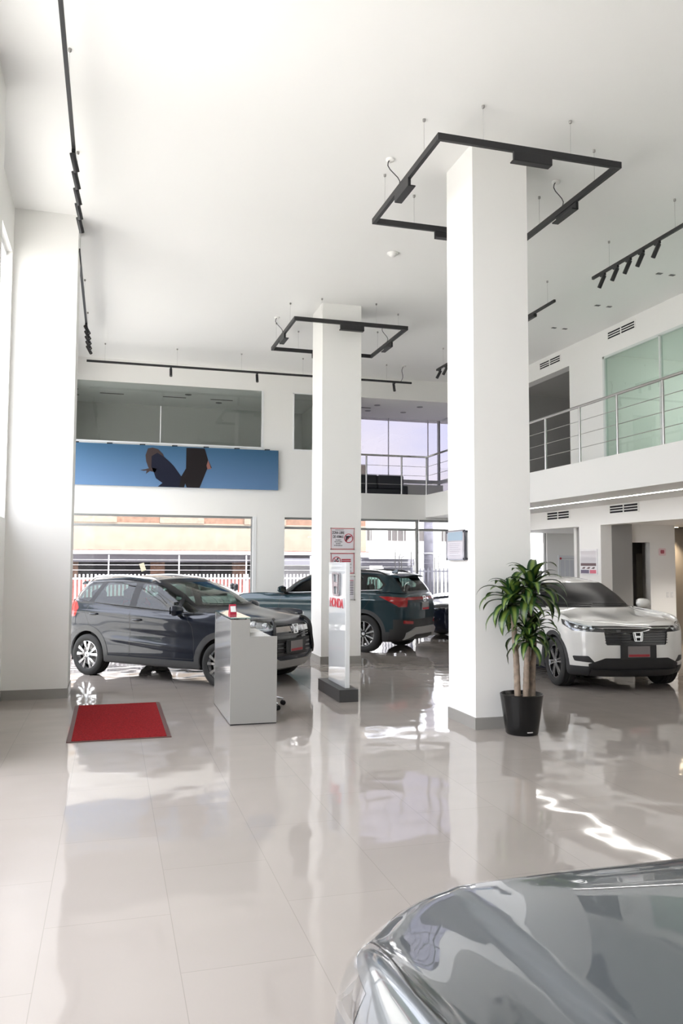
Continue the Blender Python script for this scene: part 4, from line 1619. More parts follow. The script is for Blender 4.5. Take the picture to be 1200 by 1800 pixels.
# white blinds added over the far office windows to spread an even glow
bl = bpy.data.materials.new('light diffusing fabric')
bl.use_nodes = True
nt = bl.node_tree
nt.nodes.clear()
o_ = nt.nodes.new('ShaderNodeOutputMaterial')
ms = nt.nodes.new('ShaderNodeMixShader')
d1 = nt.nodes.new('ShaderNodeBsdfDiffuse')
d2 = nt.nodes.new('ShaderNodeBsdfTranslucent')
d1.inputs['Color'].default_value = (.8, .8, .78, 1)
d2.inputs['Color'].default_value = (.8, .8, .78, 1)
nt.links.new(d1.outputs[0], ms.inputs[1])
nt.links.new(d2.outputs[0], ms.inputs[2])
nt.links.new(ms.outputs[0], o_.inputs['Surface'])
for k in range(4):
    b = MB()
    b.box(13.93, 13.935, 4.03 + 2.8 * k, 6.79 + 2.8 * k - (.0 if k < 3 else .0), 3.6, 5.8)
    root = tag(b.build('added_blind', bl), 'white blind added over the far office windows for an even glow, %s' % ('nearest the camera side', 'second from the camera side', 'second from the rear', 'rearmost of the four')[k], 'blind', 'added office blinds')
for k, y in enumerate((9.0, 11.8)):  # glowing panels added to light the office behind the green glass
    b = MB()
    b.box(-.6, .6, -.3, .3, -.03, 0)
    tag(b.build('office_fill_panel', emit('office fill glow', (.97, 1, .98), 5), loc=(11.9, y, 5.899)), 'white glowing fill panel added in the green-glazed office ceiling, the ' + ('nearer', 'rearmost')[k] + ' one', 'light', 'added office fill panels')
root = empty('cabinet', (12.2, 12.4, ZF))
tag(root, 'pale low cabinet standing in the green-glazed office', 'cabinet')
b = MB()
b.box(-.25, .25, -.9, .9, 0, 1.15)
b.build('carcass', white, root, bevel=.004)
for k in (-1, 0, 1):
    b = MB()
    b.box(-.27, -.25, k * .59 - .285, k * .59 + .285, .06, 1.12)
    b.build('door', white, root, bevel=.003)

window(9, '', [(XL - .13, XL - .07, 8.25, 10.95, 2.3, 2.36), (XL - .13, XL - .07, 8.25, 10.95, 5.69, 5.75), (XL - .13, XL - .07, 9.57, 9.63, 2.3, 5.75)], [(XL - .1, XL - .1, 8.25, 10.95, 2.36, 5.69)], whitealu)
portal((XL - .22, 9.6, 4.02), 2.7, 3.4, (1, 0, 0))
portal((XL - .22, 4.875, 2.95), 6.75, 5.7, (1, 0, 0))
portal((XL - .22, (11.9 + YB) / 2, 2.55), 6.95, 4.9, (1, 0, 0))
portal((4.9, YB + .25, 1.42), 12.4, 2.84, (0, -1, 0))
portal((7.1, 21.65, 4.7), 4.0, 2.3, (0, -1, 0))
portal((14.25, 9.6, 4.7), 11.2, 2.2, (-1, 0, 0))


# ------------------------------------------------------------------ vents, LED line, ceiling fittings
def vent(y0, y1, z0, z1, label):
    root = empty('air_vent', (XR, (y0 + y1) / 2, (z0 + z1) / 2))
    tag(root, label, 'vent')
    cy, cz = (y0 + y1) / 2, (z0 + z1) / 2
    hw, hh = (y1 - y0) / 2, (z1 - z0) / 2
    b = MB()
    b.box(-.012, .0, -hw - .03, hw + .03, hh, hh + .02).box(-.012, 0, -hw - .03, hw + .03, -hh - .02, -hh).box(-.012, 0, -hw - .03, -hw, -hh, hh).box(-.012, 0, hw, hw + .03, -hh, hh).box(-.014, 0, -.012, .012, -hh, hh)
    b.build('frame', white, root)
    b = MB()
    b.box(-.002, .0005, -hw, hw, -hh, hh)
    b.build('duct_opening', mat('dark duct', (.008, .008, .012), .8), root)
    for z in (-hh * .36, hh * .36):
        b = MB()
        b.box(-.012, -.002, -hw, hw, z - .009, z + .009)
        b.build('blade', white, root)


vent(15.26, 16.11, 6.15, 6.28, 'white slotted air vent high under the ceiling, above the dark upper opening')
vent(12.67, 13.51, 6.15, 6.28, 'white slotted air vent high under the ceiling, above the green office glass')
vent(14.99, 15.87, 2.72, 2.87, 'white slotted air vent under the gallery, above the wall poster side window')
vent(12.68, 13.54, 2.73, 2.87, 'white slotted air vent under the gallery, above the recess with the doorway')
b = MB()
b.box(8.375, 8.40, 3.0, 16.6, 2.893, 2.899)
o = b.build('led_strip', emit('LED light line', (1, .98, .95), 9))
tag(o, 'thin glowing white LED line in the underside of the gallery', 'light')
for (x, y) in ((8.42, 12.36), (8.40, 13.80), (8.44, 10.69)):
    root = empty('ceiling_downlight', (x, y, HC))
    for dx in (-.12, .12):
        b = MB()
        b.box(dx - .045, dx + .045, -.03, .03, -.006, -.0005)
        b.build('recess_slot', mat('downlight dark lens', (.05, .05, .05), .3), root)
    tag(root, {12.36: 'pair of small dark ceiling slots, the middle of three along the gallery', 13.80: 'pair of small dark ceiling slots, nearest the rear upper vent', 10.69: 'pair of small dark ceiling slots, nearest the right edge'}[y], 'downlight', 'paired ceiling slots over the gallery')
sm = MB()
sm.lathe([(.001, -.055), (.035, -.055), (.055, -.035), (.06, -.02), (.085, -.012), (.085, 0)], 24)
tag(sm.build('smoke_detector', white, smooth=True, loc=(3.96, 11.1, HC - .001)), 'round white smoke detector on the ceiling between the two pillars', 'smoke detector')
for k, (x, y) in enumerate(((6.60, 20.5), (7.6, 20.45), (6.6, 19.7), (7.75, 19.6), (-.9, 20.6), (-.9, 19.9), (1.75, 19.8), (2.6, 20.6))):
    b = MB()
    b.lathe([(.001, -.004), (.055, -.004), (.075, -.008), (.085, 0)], 20)
    where = 'above the open rear balcony' if x > 5 else 'behind the long upper window'
    which = ('the rear left one of four', 'the rear right one of four', 'the front left one of four', 'the front right one of four', 'far left at the rear', 'far left near the glass', 'near the middle', 'at the right end')[k]
    tag(b.build('recessed_spotlight', mat('downlight dark lens', (.05, .05, .05), .3), smooth=True, loc=(x, y, 5.859)), 'small round recessed ceiling spot ' + where + ', ' + which, 'downlight', 'recessed ceiling spots ' + where)
for x, l in ((-.05, 'left'), (1.45, 'middle'), (2.62, 'right')):
    b = MB()
    b.box(-.28, .28, -.03, .03, -.006, 0)
    tag(b.build('linear_diffuser', mat('slot dark', (.06, .06, .06), .6), loc=(x, 20.2, 5.859)), 'long dark slot diffuser in the upper room ceiling behind glass, the %s one' % l, 'vent', 'slot diffusers behind the upper window')
b = MB()
b.box(-.35, .35, -.03, .03, -.006, 0)
tag(b.build('linear_diffuser', mat('slot dark', (.06, .06, .06), .6), loc=(6.2, 20.1, 5.859)), 'long dark slot diffuser in the ceiling behind the open balcony', 'vent')
# lamp added to brighten the recess, then the warm lobby downlight
rd = bpy.data.lights.new('recess_fill_lamp', 'SPOT')
rd.energy = 90
rd.color = (1, .95, .88)
rd.spot_size = R(120)
rd.spot_blend = .8
rd.shadow_soft_size = .06
ro = bpy.data.objects.new('recess_fill_lamp', rd)
COL.objects.link(ro)
ro.location = (10.9, 12.4, 2.52)
b = MB()
b.lathe([(.001, -.003), (.06, -.003), (.075, 0)], 20)
tag(b.build('recess_fill_disc', emit('recess fill glow', (1, .95, .88), 6), loc=(10.9, 12.4, 2.549)), 'small glowing disc added to the recess ceiling as fill light before the doorway', 'downlight')
ld = bpy.data.lights.new('lobby_downlight', 'SPOT')
ld.energy = 60
ld.color = (1, .80, .55)
ld.spot_size = R(95)
ld.spot_blend = .8
ld.shadow_soft_size = .04
lo = bpy.data.objects.new('lobby_downlight', ld)
COL.objects.link(lo)
lo.location = (11.75, 14.75, 2.52)
b = MB()
b.lathe([(.001, -.003), (.05, -.003), (.06, 0)], 20)
tag(b.build('lobby_downlight_lamp', emit('warm lamp', (1, .8, .55), 6), loc=(11.75, 14.75, 2.549)), 'small warm glowing downlight in the lobby ceiling at the right edge', 'downlight')


# ------------------------------------------------------------------ tracks and ring frames
def wire(p0, p1, root, r=.0014):
    b = MB()
    b.tube([p0, p1], r, 5)
    w_ = b.build('suspension_wire', mat('thin steel wire', (.35, .35, .35), .4, .6), root)
    b = MB()
    b.lathe([(.001, -.03), (.012, -.03), (.016, -.022), (.016, 0)], 12, Matrix.Translation(p1))
    b.build('ceiling_cup', mat('cup steel', (.35, .34, .33), .4, .5), root, smooth=True)


def power_cable(p0, p1, root, bulge=.05):
    b = MB()
    P0, P1 = Vector(p0), Vector(p1)
    pts = [P0.lerp(P1, t / 8) + Vector((math.sin(PI * 2 * t / 8) * bulge, 0, 0)) for t in range(9)]
    b.tube(pts, .006, 6)
    b.build('power_cable', blackm, root, smooth=True)
    b = MB()
    b.lathe([(.001, -.022), (.045, -.022), (.05, -.012), (.05, 0)], 20, Matrix.Translation(p1))
    b.build('ceiling_rose', white, root, smooth=True)


def spot_head(root, x, y, z, tiltv):
    """Cylinder spot hanging below the track on a short stem, aimed along tiltv."""
    t = Vector(tiltv).normalized()
    c = Vector((x, y, z))
    b = MB()
    b.box(x - .018, x + .018, y - .05, y + .05, z - .035, z)
    b.tube([c + Vector((0, 0, -.03)), c + Vector((0, 0, -.075))], .010, 8)
    M = frame_at(c + Vector((0, 0, -.075)), t, (0, 1, 0.01))
    b.lathe([(.001, -.05), (.026, -.05), (.030, -.045), (.030, .135), (.026, .137), (.024, .11), (.001, .11)], 18, M)
    s_ = b.build('spot_head', blackm, root, auto=40)
    b = MB()
    b.lathe([(.001, .113), (.023, .113)], 16, M)
    b.build('lens', mat('spot lens', (.6, .6, .58), .15), s_)


def track(axis, a0, a1, fixed, spots, tilt, wires, label, group=None, panels=(), cable=None):
    z = 5.98
    c = (a0 + a1) / 2
    root = empty('track_light', (c, fixed, z) if axis == 'x' else (fixed, c, z))
    tag(root, label, 'track light', group)
    inv = root.location.copy()

    def P(a, off=0, zz=0):
        return Vector((a, fixed + off, z + zz)) - inv if axis == 'x' else Vector((fixed + off, a, z + zz)) - inv
    b = MB()
    p0, p1 = P(a0, -.018, -.02), P(a1, .018, .02)
    b.box(min(p0.x, p1.x), max(p0.x, p1.x), min(p0.y, p1.y), max(p0.y, p1.y), -.022, .022)
    b.build('rail', blackm, root, bevel=.003)
    for s_ in spots:
        p = P(s_)
        spot_head(root, p.x, p.y, -.02, tilt)
    for (q0, q1) in panels:
        b = MB()
        p0, p1 = P(q0, -.03), P(q1, .03)
        b.box(min(p0.x, p1.x), max(p0.x, p1.x), min(p0.y, p1.y), max(p0.y, p1.y), -.075, -.022)
        b.build('driver_box', blackm, root, bevel=.004)
    for w_ in wires:
        p = P(w_)
        wire(p + Vector((0, 0, .02)), p + Vector((0, 0, HC - z)), root)
    if cable:
        p = P(cable)
        power_cable(p + Vector((0, 0, .02)), p + Vector((.08, 0, HC - z)), root, .03)
    return root


track('x', -.57, 6.72, 17.52, (1.17, 3.05, 6.28), (.0, -.35, -1), (-.2, 1.3, 2.7, 4.1, 6.1), 'long black ceiling track along the rear wall with three small spots', cable=6.45)
track('y', 5.6, 10.22, 6.79, (9.96, 9.65, 9.36, 9.08, 8.75), (-.25, .45, -1), (9.8, 8.4, 6.8), 'black ceiling track with five spots, near the right edge of the hall')
track('y', 11.28, 13.4, 6.79, (), (-.2, .4, -1), (11.5, 12.8), 'short black ceiling track with driver box, beside the front pillar', panels=((11.9, 12.5),))
track('y', 13.9, 16.16, 6.79, (16.0, 15.65, 15.3), (-.4, .5, -1), (15.8, 14.4), 'black ceiling track with angled spots, just left of the front pillar')
track('y', 4.4, 10.15, -.45, (10.05, 9.65, 9.25, 8.85, 8.45), (.28, .6, -1), (9.3, 7.4, 5.6), 'long black ceiling track over the left side, nearest the camera')
track('y', 11.25, 16.25, -.50, (16.1, 15.75, 15.4, 15.05, 14.7), (.5, -.4, -1), (11.6, 13.6, 15.4), 'long black ceiling track over the left side, beyond the left pillar')


def ring(cx, cy, label):
    z = 5.98
    root = empty('ring_light_frame', (cx, cy, z))
    tag(root, label, 'hanging light', None)
    h, t = 1.05, .042
    for (x0, x1, y0, y1) in ((-h, h, -h, -h + t), (-h, h, h - t, h), (-h, -h + t, -h + t, h - t), (h - t, h, -h + t, h - t)):
        b = MB()
        b.box(x0, x1, y0, y1, -.035, .035)
        b.build('frame_bar', blackm, root, bevel=.003)
    for k in range(4):
        M = Matrix.Rotation(k * PI / 2, 4, 'Z')
        b = MB()
        b.box(-.22, .22, -h - .004, -h + .03, -.125, -.03, M)
        b.box(-.22, .22, -h + .0, -h + .085, -.128, -.112, M)
        b.build('light_panel', blackm, root, bevel=.004)
    zc = HC - z
    for (x, y) in ((-h + .02, -.63), (-.55, -h + .02), (.45, -h + .02), (h - .02, -.58), (-h + .02, .62), (h - .02, .62), (-.5, h - .02), (.5, h - .02)):
        wire(Vector((x, y, .035)), Vector((x, y, zc)), root)
    power_cable(Vector((-h + .02, .18, .035)), Vector((-h - .04, .26, zc)), root)
    power_cable(Vector((h - .02, .12, .035)), Vector((h - .03, .2, zc)), root)
    return root


ring(4.08, 8.205, 'large black square light frame hung around the front pillar')
ring(4.02, 14.43, 'black square light frame hung around the middle pillar')


# ------------------------------------------------------------------ gallery railings
def railing(pts, name_label, cat='railing'):
    """pts: polyline of post positions (first/last included) at floor level."""
    root = empty('railing', pts[0])
    tag(root, name_label, cat)
    o0 = Vector(pts[0])
    P = [Vector(p) - o0 for p in pts]
    hh = .97
    b = MB()
    b.tube([p + Vector((0, 0, hh)) for p in P], .024, 12)
    b.build('handrail', steel, root, smooth=True)
    for k, p in enumerate(P):
        if k in posts_skip(pts):
            continue
        b = MB()
        b.tube([p, p + Vector((0, 0, hh - .02))], .022, 10)
        b.lathe([(.001, .008), (.045, .008), (.045, 0)], 16, Matrix.Translation(p))
        b.build('post', steel, root, smooth=False, auto=40)
    for f in (.26, .50, .74):
        b = MB()
        b.tube([p + Vector((0, 0, hh * f)) for p in P], .006, 6)
        b.build('cable', steel, root, smooth=True)
    return root


def posts_skip(pts):
    return ()


railing([(x, YB + .08, ZF) for x in (5.34, 6.06, 6.99)] + [(XM + .06, y, ZF) for y in (18.93, 17.5, 16.4, 15.3, 14.2, 13.11, 11.98, 10.92, 9.82, 8.7, 7.6, 6.5)],
        'stainless steel railing along the rear balcony and the right-hand gallery edge')


# ------------------------------------------------------------------ banner, signs, plaque, posters
def banner():
    x0, x1, y, z0, z1 = -1.22, 3.80, YB - .07, 3.475, 4.42
    root = empty('wall_banner', (1.3, y, z0))
    tag(root, 'long blue banner with two dark silhouetted figures below the upper window', 'banner')
    o0 = root.location
    mt = bpy.data.materials.new('blue printed banner')
    mt.use_nodes = True
    nt = mt.node_tree
    bs = nt.nodes['Principled BSDF']
    tc = nt.nodes.new('ShaderNodeTexCoord')
    sp = nt.nodes.new('ShaderNodeSeparateXYZ')
    ra = nt.nodes.new('ShaderNodeValToRGB')
    ra.color_ramp.elements[0].color = (.10, .20, .37, 1)
    ra.color_ramp.elements[1].color = (.022, .095, .19, 1)
    nt.links.new(tc.outputs['Generated'], sp.inputs['Vector'])
    nt.links.new(sp.outputs['Z'], ra.inputs['Fac'])
    nt.links.new(ra.outputs['Color'], bs.inputs['Base Color'])
    bs.inputs['Roughness'].default_value = .5
    b = MB()
    b.box(x0 - o0.x, x1 - o0.x, -.03, .02, 0, z1 - z0)
    b.build('banner_face', mt, root)

    def U(px, py):       # banner-photo coordinates: 0..5 across the visible width, 0..1 up
        return (px - o0.x, py)
    W_, x_l = 4.76, -1.00

    def S(pts, yo, mt_, nm):
        b = MB()
        poly = [(x_l + W_ * u / 1130 - o0.x, (z1 - z0) * (1 - (v) / 226)) for u, v in pts]
        b.prism(ccw(poly), -.034 - yo, -.031 - yo, lambda a, c, d: Vector((a, d, c)))
        b.build(nm, mt_, root)
    sil = mat('dark print silhouette', (.008, .010, .024), .6, spec=.2)
    brn = mat('brown print', (.05, .035, .035), .6, spec=.2)
    trs = mat('dark brown print', (.012, .009, .010), .6, spec=.2)
    S([(420, 18), (445, 12), (475, 20), (500, 45), (512, 75), (490, 110), (470, 100), (440, 130), (425, 125), (412, 90), (408, 55)], 0, brn, 'printed_hair')
    S([(440, 60), (470, 40), (508, 62), (540, 90), (560, 110), (600, 165), (600, 226), (475, 226), (500, 205), (465, 180), (452, 145), (440, 120)], .001, sil, 'printed_figure')
    S([(470, 128), (440, 122), (410, 132), (380, 138), (400, 142), (415, 140), (412, 158), (432, 142), (460, 148)], .001, brn, 'printed_hand')
    S([(600, 165), (625, 120), (625, 6), (725, 6), (745, 70), (765, 112), (740, 120), (700, 226), (630, 226), (622, 205), (616, 226), (590, 226)], .002, trs, 'printed_legs')
    S([(745, 70), (762, 118), (742, 122), (736, 100)], .004, mat('skin print', (.25, .10, .08), .5), 'printed_fist')
    for k in range(7):
        xx = -.80 + .72 * k - o0.x
        b = MB()
        b.box(xx - .05, xx + .07, -.045, .0, z1 - z0 + .004, z1 - z0 + .022)
        b.box(xx - .05, xx - .03, -.045, .02, z1 - z0 - .01, z1 - z0 + .022)
        b.build('clip', blackm, root)


banner()
signred = mat('sign red', (.45, .02, .05), .4)
signwhite = mat('sign pale card', (.72, .70, .74), .35)
inkm = mat('sign black ink', (.03, .025, .035), .5)
acr = glass('clear acrylic cover', (.96, .96, .97), 1.0)


def sign_frame(root, w_, h_, col, t=.018, standoffs=True, back=signwhite):
    b = MB()
    b.box(-w_ / 2 + .02, w_ / 2 - .02, -.012, -.008, -h_ / 2 + .02, h_ / 2 - .02)
    b.build('sign_card', back, root)
    b = MB()
    b.box(-w_ / 2, w_ / 2, -.016, -.013, h_ / 2 - t, h_ / 2).box(-w_ / 2, w_ / 2, -.016, -.013, -h_ / 2, -h_ / 2 + t)
    b.box(-w_ / 2, -w_ / 2 + t * .7, -.016, -.013, -h_ / 2, h_ / 2).box(w_ / 2 - t * .7, w_ / 2, -.016, -.013, -h_ / 2, h_ / 2)
    b.build('sign_border', col, root)
    if standoffs:
        for sx in (-1, 1):
            for sz in (-1, 1):
                b = MB()
                b.lathe([(.010, -.0), (.010, .022), (.007, .025), (.001, .025)], 12, Matrix.Translation((sx * (w_ / 2 - .002), 0, sz * (h_ / 2 - .004))) @ Matrix.Rotation(PI / 2, 4, 'X'))
                b.build('standoff', mat('standoff steel', (.35, .3, .3), .3, .8), root, smooth=True)


def circle_ban(root, cx, cz, r, y=-.019, ang=45):
    b = MB()
    n = 36
    vs = []
    for rr_ in (r, r * .84):
        for k in range(n):
            a = 2 * PI * k / n
            vs.append((cx + rr_ * math.cos(a), y, cz + rr_ * math.sin(a)))
    b.add(vs, [(k, (k + 1) % n, n + (k + 1) % n, n + k) for k in range(n)])
    a = R(ang)
    d = Vector((math.cos(a), 0, math.sin(a)))
    nn = Vector((-d.z, 0, d.x)) * r * .07
    c = Vector((cx, y - .0005, cz))
    b.add([c + d * r * .9 + nn, c + d * r * .9 - nn, c - d * r * .9 - nn, c - d * r * .9 + nn], [(0, 1, 2, 3)])
    b.build('ban_circle', signred, root)


def txt(root, s, size, x, z, mt_, y=-.0185, sx=1.0, align='CENTER', name='lettering'):
    M = Matrix.Translation((x, y, z)) @ Matrix.Rotation(PI / 2, 4, 'X')
    return text_mesh(name, s, size, mt_, root, M, 0, align, sx)


py_ = 13.62
root = empty('wall_sign', (3.92, py_, 2.175))
tag(root, 'red-framed weapon-free zone sign, the top sign on the middle pillar', 'sign')
sign_frame(root, .43, .375, signred, .011)
txt(root, 'ZONA LIBRE', .066, -.082, .085, inkm, sx=.60)
txt(root, 'DE ARMAS', .066, -.082, .015, inkm, sx=.62)
for k, s in enumerate(('PROHIBIDO', 'PORTAR ARMAS', 'DE FUEGO', 'EN ESTE ESPACIO')):
    txt(root, s, .024, -.08, -.03 - .032 * k, inkm, sx=.8)
b = MB()
b.box(-.14, .02, -.019, -.0185, .152, .158)
b.build('heading_line', inkm, root)
b = MB()   # pistol pictogram
b.prism(ccw([(.055, .035), (.055, .055), (.155, .055), (.155, .030), (.10, .028)]), -.0195, -.0185, lambda u, v, d: Vector((u, d, v)))
b.prism(ccw([(.058, .04), (.088, .032), (.078, -.045), (.050, -.04)]), -.0197, -.0187, lambda u, v, d: Vector((u, d, v)))
b.prism(ccw([(.088, .030), (.112, .030), (.104, .002), (.084, .004)]), -.0193, -.0186, lambda u, v, d: Vector((u, d, v)))
b.build('pistol_pictogram', inkm, root)
circle_ban(root, .108, .01, .082, -.0205)
root = empty('wall_sign', (3.92, py_, 1.745))
tag(root, 'red-framed no-smoking sign half hidden behind the white totem', 'sign')
sign_frame(root, .43, .36, signred, .014)
circle_ban(root, -.11, .04, .078, -.0205, 135)
b = MB()
b.box(-.155, -.065, -.0195, -.0185, .030, .046)
b.prism([(-.12, .06), (-.10, .055), (-.07, .085), (-.09, .10)], -.0195, -.0187, lambda u, v, d: Vector((u, d, v)))
b.build('cigarette_pictogram', inkm, root)
for k in range(2):
    b = MB()
    b.box(-.02, .15, -.0195, -.0185, .055 - .03 * k, .075 - .03 * k)
    b.build('red_text_bar', signred, root)
for k in range(5):
    b = MB()
    b.box(-.02, .16 - .02 * (k % 2), -.0195, -.0185, -.02 - .03 * k, -.012 - .03 * k)
    b.build('text_line', inkm, root)
root = empty('wall_sign', (3.99, py_, 1.31))
tag(root, 'narrow pale notice, the lowest sign on the middle pillar', 'sign')
sign_frame(root, .31, .42, mat('sign grey edge', (.3, .29, .31), .4), .008)
for k in range(9):
    b = MB()
    b.box(.02 - .1, .13, -.0195, -.0185, .13 - .03 * k, .14 - .03 * k)
    b.build('text_line', signred if k == 0 else inkm, root)

# glazed plaque on the left face of the front pillar
root = empty('wall_plaque', (3.74, 8.29, 1.95))
root.rotation_euler = (0, 0, -PI / 2)
tag(root, 'clear acrylic framed certificate on the left face of the front pillar', 'framed notice')
b = MB()
b.box(-.24, .24, -.045, -.038, -.165, .165)
b.build('acrylic_panel', mat('acrylic over paper', (.30, .31, .36), .1, 0, coat=.6), root)
b = MB()
b.box(-.20, .20, -.047, -.046, -.15, .04)
b.build('certificate_paper', mat('certificate paper', (.46, .45, .50), .3, coat=.3), root)
b = MB()
b.box(-.20, .20, -.047, -.046, .055, .15)
b.build('blue_letterhead', mat('pale blue print', (.17, .28, .38), .2, coat=.5), root)
b = MB()
b.box(-.245, .245, -.048, -.036, .160, .168).box(-.245, -.235, -.048, -.036, -.168, .168).box(.235, .245, -.048, -.036, -.168, .168)
b.build('edge_frame', mat('smoked edge', (.06, .06, .08), .3), root)
for k in range(7):
    b = MB()
    b.box(-.15, .15 - .03 * (k % 3), -.048, -.0475, .02 - .022 * k, .024 - .022 * k)
    b.build('text_line', mat('pale ink', (.26, .26, .31), .5), root)
for sx in (-1, 1):
    for sz in (-1, 1):
        b = MB()
        b.lathe([(.011, 0), (.011, .05), (.008, .054), (.001, .054)], 12, Matrix.Translation((sx * .225, 0, sz * .15)) @ Matrix.Rotation(PI / 2, 4, 'X'))
        b.build('standoff', mat('dark standoff', (.05, .05, .06), .3, .8), root, smooth=True)

# poster on the right wall
root = empty('wall_poster', (XR, 14.28, 1.795))
root.rotation_euler = (0, 0, -PI / 2)
tag(root, 'white framed car poster on the pier beneath the gallery vents', 'poster')
b = MB()
b.box(-.30, .30, -.02, 0, -.255, .255)
b.build('poster_frame', mat('poster white', (.80, .80, .82), .25, coat=.5), root)
for (x0, x1, z0, z1, c, nm) in ((-.27, .27, -.03, .22, (.58, .57, .60), 'photo_area'), (-.27, .27, -.085, -.03, (.12, .07, .08), 'dark_band'), (-.27, .02, -.235, -.165, (.12, .10, .18), 'dark_panel'), (.05, .27, -.235, -.165, (.65, .13, .20), 'red_panel')):
    b = MB()
    b.box(x0, x1, -.022, -.0205, z0, z1)
    b.build(nm, mat('print ' + nm, c, .3, coat=.5), root)
b = MB()
for k in range(3):
    b.prism(ccw([(-.24 + .17 * k, -.14), (-.16 + .17 * k, -.105), (-.10 + .17 * k, -.11), (-.14 + .17 * k, -.145)]), -.0235, -.022, lambda u, v, d: Vector((u, d, v)))
b.build('car_print', mat('print dark_band', (.12, .07, .08), .3), root)

# whiteboard in the side room
root = empty('whiteboard', (11.64, YB, 1.69))
tag(root, 'white notice board with pale papers in the side room behind the plant', 'notice board')
b = MB()
b.box(-.30, .32, -.03, 0, -.34, .28)
b.build('board', mat('pale board', (.70, .72, .74), .3), root)
for k in range(4):
    b = MB()
    b.box(-.24 + .14 * k, -.13 + .14 * k, -.033, -.031, -.28, .16)
    b.build('paper_sheet', mat('pale paper', (.60, .62, .67), .4), root)
b = MB()
b.box(-.28, .30, -.033, -.031, .20, .208)
b.build('header_line', mat('pale ink', (.26, .26, .31), .5), root)
b = MB()
b.lathe([(.001, .034), (.03, .034)], 16, Matrix.Translation((-.24, 0, .20)) @ Matrix.Rotation(PI / 2, 4, 'X'))
b.build('red_dot', signred, root)

# safety sticker and switches on the recess wall
root = empty('wall_sticker', (10.82, 14.0, 2.0))
tag(root, 'small red and white rounded sticker high on the recess wall', 'sticker')
b = MB()
b.prism(rounded([(-.085, -.075), (.085, -.075), (.085, .075), (-.085, .075)], .03), -.006, 0, lambda u, v, d: Vector((u, d, v)))
b.build('sticker_back', mat('sticker pink white', (.80, .62, .64), .4), root)
b = MB()
b.prism(rounded([(-.045, -.035), (.045, -.035), (.045, .04), (-.045, .04)], .02), -.008, -.006, lambda u, v, d: Vector((u, d, v)))
b.build('sticker_symbol', mat('sticker rose red', (.42, .10, .13), .4), root)
for k, x in enumerate((10.93, 11.03)):
    root = empty('light_switch', (x, 14.0, 1.13))
    tag(root, 'white wall switch beside the lobby corner, the %s of two' % ('left', 'right')[k], 'switch', 'switches on the recess wall')
    b = MB()
    b.box(-.03, .03, -.008, 0, -.055, .055)
    b.build('plate', mat('switch plate', (.72, .72, .72), .3), root, bevel=.004)
    b = MB()
    b.box(-.012, .012, -.012, -.008, -.025, .025)
    b.build('rocker', white, root, bevel=.002)

# card hung on the rear glass
b = MB()
b.box(-.055, .055, -.006, 0, -.09, .09, Matrix.Rotation(R(-18), 4, 'Y'))
tag(b.build('hanging_card', mat('cream card', (.70, .66, .50), .5), loc=(.71, YB + .09, 1.64)), 'small cream card stuck on the rear glass above the dark hatchback', 'card')

# ------------------------------------------------------------------ mat, desk, chair, totem, plant, sofa
root = empty('floor_mat', (.125, 9.37, 0))
tag(root, 'rectangular red entrance mat with dark edging on the tiled floor', 'mat')
b = MB()
b.box(-.455, .455, -1.015, 1.015, .001, .013)
b.build('carpet', mat('red mat pile', (.24, .010, .013), .95, noise=(60, .35), bump=(400, .6), spec=.15), root)
b = MB()
b.box(-.50, -.455, -1.02, 1.02, .001, .009).box(.455, .50, -1.02, 1.02, .001, .009).box(-.50, .50, -1.035, -1.015, .001, .009).box(-.50, .50, 1.015, 1.035, .001, .009)
b.build('edging', mat('dark red edging', (.10, .045, .04), .5), root)

root = empty('reception_desk', (1.525, 9.445, 0))
tag(root, 'glossy pale grey reception counter with a raised front ledge', 'desk')
dm = mat('pale grey laminate', (.46, .46, .45), .30, coat=.55, coat_rough=.12)
dsk = mat('desk side laminate', (.30, .295, .28), .38, spec=.3)
X0, X1, Y0, Y1 = -.255, .255, -.685, .685
b = MB()
b.box(X0, X0 + .03, Y0 + .022, Y1 - .022, .012, 1.13)
b.build('front_panel', mat('glossy desk front', (.42, .425, .42), .10, coat=.8), root, bevel=.002)
for y0, y1 in ((Y0, Y0 + .022), (Y1 - .022, Y1)):
    b = MB()
    b.prism(ccw([(X0, .012), (X1, .012), (X1, .945), (-.045, .945), (-.045, 1.13), (X0, 1.13)]), y0, y1, lambda u, v, d: Vector((u, d, v)))
    b.build('side_panel', dsk, root, bevel=.002)
b = MB()
b.box(X0 + .03, X1 - .02, Y0 + .022, Y1 - .022, .90, .925)
b.build('worktop', mat('white worktop', (.75, .75, .74), .3), root)
b = MB()
b.box(X0 - .005, -.04, Y0 + .0, Y1, 1.145, 1.155)
b.build('glass_ledge', mat('greenish glass ledge', (.30, .42, .38), .05, coat=1), root)
for x in (X0 + .05, -.08):
    for y in (Y0 + .08, Y1 - .08, 0):
        b = MB()
        b.lathe([(.010, 1.12), (.010, 1.146)], 12, Matrix.Translation((x, y, 0)))
        b.build('ledge_standoff', blackm, root, smooth=True)
b = MB()
b.box(X0 + .03, -.05, Y0 + .022, Y1 - .022, 1.10, 1.13)
b.build('upper_shelf', dm, root)
b = MB()
b.box(X0 + .005, X1 - .005, Y0 + .004, Y0 + .018, 0, .012).box(X0 + .005, X0 + .02, Y0 + .01, Y1 - .01, 0, .012).box(X0 + .005, X1 - .005, Y1 - .018, Y1 - .004, 0, .012)
b.build('plinth', blackm, root)
b = MB()
b.box(-.04, .12, Y0 + .12, Y0 + .60, .926, .985)
tag(b.build('paper_box', mat('white box card', (.80, .80, .80), .5), bevel=.004, loc=(1.525, 9.445, 0)), 'low white box on the counter worktop', 'box')
root = empty('desk_calendar', (1.36, 9.28, 1.156))
